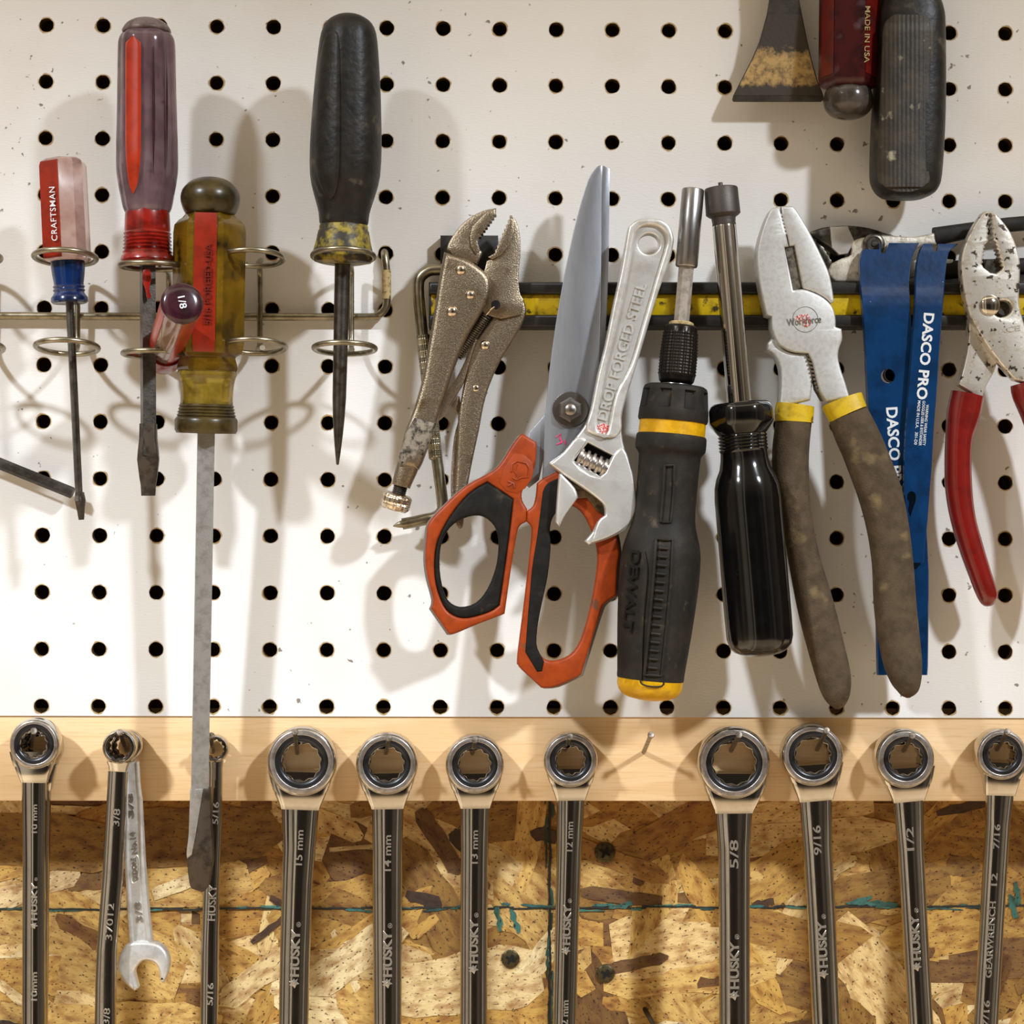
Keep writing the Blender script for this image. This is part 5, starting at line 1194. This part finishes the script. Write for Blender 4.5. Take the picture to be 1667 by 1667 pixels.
def box_head(t, cx, cy, r, rh, d0, d1, m):
    g = MB(); n = 44; A = P(cx, cy, d1); k = SPX*K(d1)
    def ring(q, d): return [A + Vector((math.cos(2*PI*j/n)*q*k, (d1-d)*SPX, math.sin(2*PI*j/n)*q*k)) for j in range(n)]
    g.rings([ring(q, d) for q, d in ((rh+3, d0), (r*.9, d0), (r, d0+5), (r, d1-5), (r*.95, d1-1.5), (r*.88, d1), (rh+4, d1), (rh+3, d1-1), (rh+3, d0))], cap0=False, cap1=False)
    g.build('box_end', m, t)
    star = []
    for i in range(24):
        a_ = 2*PI*i/24; q = rh + (1.6 if i % 2 else -1.2); star.append((cx + q*math.cos(a_), cy + q*math.sin(a_)))
    MB().plate(circ(cx, cy, rh+3.5, 40), d1-2.5, d1-d0-4, .5, holes=[star]).build('twelve_point_socket', M['shaft_dark'], t)
def combo():
    st = [(1246, 193.5, 16), (1255, 192.3, 15.5), (1429, 183.3, 16.6), (1547, 173.7, 15.5), (1600, 172.5, 16.5), (1667, 172, 17), (1830, 168, 17)]
    t = thing('combination_wrench', 'slim dark chrome combination wrench with raised 37012, hanging over the small satin one', 'wrench', (193.5, 1216.7, 30), 'wrenches hung on the batten')
    box_head(t, 193.5, 1216.7, 27.6, 19, 32, 66, M['chrome'])
    g = MB(); g.loft([(193.5, 1238, 50, 19, 14), (193.3, 1246, 49, 15.5, 12), (192.5, 1253, 48, 14.5, 10)], n=24, p=5); g.build('neck', M['chrome'], t)
    g = MB(); g.loft([(c_, y, 46, w, 11) for y, c_, w in st[1:]], n=32, p=3.6); g.build('shank', M['chrome'], t)
    for txt, y, ln, h in (('3/8', 1331, 28, 11), ('37012', 1501, 60, 11), ('3/8', 1655, 26, 11)):
        c_, w = at_y(st, y); letters(txt, c_+1, y, ln, h, 86.5, 56.6, M['raised'], t, ext=1.5)
combo()
def open_small():
    t = thing('open_end_wrench', 'small pale satin wrench with 3/8 open end, hanging behind the 37012 wrench', 'wrench', (203, 1216, 4), 'wrenches hung on the batten')
    m = M['chrome_white']
    box_head(t, 205, 1215, 26, 18, 4, 28, M['chrome'])
    st = [(1240, 215, 12), (1280, 217, 12.5), (1300, 218.4, 14), (1400, 220.5, 17.2), (1490, 226.5, 18.6), (1530, 230, 19.5), (1545, 231.5, 22)]
    sec = [(1, 0), (.97, .6), (.86, .95), (.72, 1), (.62, .9), (.56, .45), (0, .4), (-.56, .45), (-.62, .9), (-.72, 1), (-.86, .95), (-.97, .6), (-1, 0), (-.9, -.9), (0, -.95), (.9, -.9)]
    g = MB(); g.loft([(c_, y, 16, w, 7 + 2*min(1, max(0, (y-1280)/60))) for y, c_, w in st], sec=sec)
    g.build('shank', m, t, ang=28)
    o = smooth(a((680, 1240), (800, 1240), (858, 1272), (885, 1330), (880, 1400), (852, 1456, 'c'), (840, 1440, 'c'), (835, 1400), (818, 1356), (780, 1338), (740, 1345), (706, 1388), (710, 1430), (724, 1482, 'c'), (705, 1496, 'c'), (660, 1462), (625, 1410), (612, 1360), (632, 1295)), 4)
    MB().plate(o, 28, 22, 6, seg=4).build('open_jaw', m, t)
    for txt, (x, y), ln, h, ang in (('3/8', a((687, 520))[0], 40, 9, 93), ('GEDORE', a((708, 855))[0], 38, 8, 96), ('No.14', a((703, 715))[0], 36, 9, 96), ('3/8', a((728, 1080))[0], 34, 10, 97)):
        letters(txt, x, y, ln, h, ang, 19.6, M['face'], t, ext=3.0, weight=.015)
    x, y = a((708, 855))[0]; lp = [(x + 6.5*math.cos(q)*1.0 - 2.2*math.sin(q), y + 23*math.sin(q)) for q in (2*PI*i/28 for i in range(28))]
    g = MB(); g.wire([(px, py, 20) for px, py in lp], 1.1, n=6, closed=True); g.build('oval_mark', m, t)
open_small()
def husky_combo():
    t = thing('combination_wrench', 'thin polished wrench stamped 5/16, hanging behind the tip of the long grey screwdriver shaft', 'wrench', (349, 1220, 4), 'wrenches hung on the batten')
    box_head(t, 349, 1219.5, 22.3, 15, 6, 30, M['chrome'])
    st = [(1238, 351, 13), (1252, 351, 11.5), (1330, 350, 11.8), (1430, 345, 13.3), (1540, 342, 14.4), (1667, 340.5, 14.3), (1830, 338, 14)]
    g = MB(); g.loft([(c_, y, 18, w, 9) for y, c_, w in st], n=30, p=2.6); g.build('shank', M['chrome'], t)
    for txt, y, ln, h in (('5/16', 1324, 36, 10), ('HUSKY', 1470, 58, 13), ('5/16', 1619, 36, 10)):
        c_, w = at_y(st, y); letters(txt, c_+1, y, ln, h, 87.5, 26.6, M['raised'], t, ext=1.6, weight=.015)
husky_combo()

for bx, by, tx, ty, d, l in ((50, 1216, 55, 1190, 104, 'wrench nail through the 10 mm wrench at the left edge'),
        (205, 1222, 195, 1192, 84, 'nail carrying the 37012 wrench and the small satin wrench'),
        (346, 1224, 344, 1197, 52, 'nail carrying the 5/16 wrench beside the long screwdriver shaft'),
        (484, 1226, 480, 1191, 100, 'nail through the ring of the 15 mm wrench'),
        (628, 1226, 633, 1201, 100, 'nail through the ring of the 14 mm wrench'),
        (769, 1226, 773.5, 1204, 100, 'nail through the ring of the 13 mm wrench'),
        (920, 1220, 928, 1199, 100, 'nail through the ring of the 12 mm wrench'),
        (1048, 1224, 1060, 1196, 78, 'bare nail with nothing hung on it, right of the 12 mm wrench'),
        (1190, 1222, 1203.5, 1196, 100, 'nail through the ring of the 5/8 wrench'),
        (1330, 1220, 1346, 1189, 100, 'nail through the ring of the 9/16 wrench'),
        (1471, 1222, 1486, 1197, 100, 'nail through the ring of the 1/2 wrench'),
        (1623, 1220, 1640, 1191, 100, 'nail through the ring of the 7/16 wrench at the right edge')):
    nail(bx, by, tx, ty, d, l)

for o in bpy.data.objects:
    if '_o' in o: del o['_o']
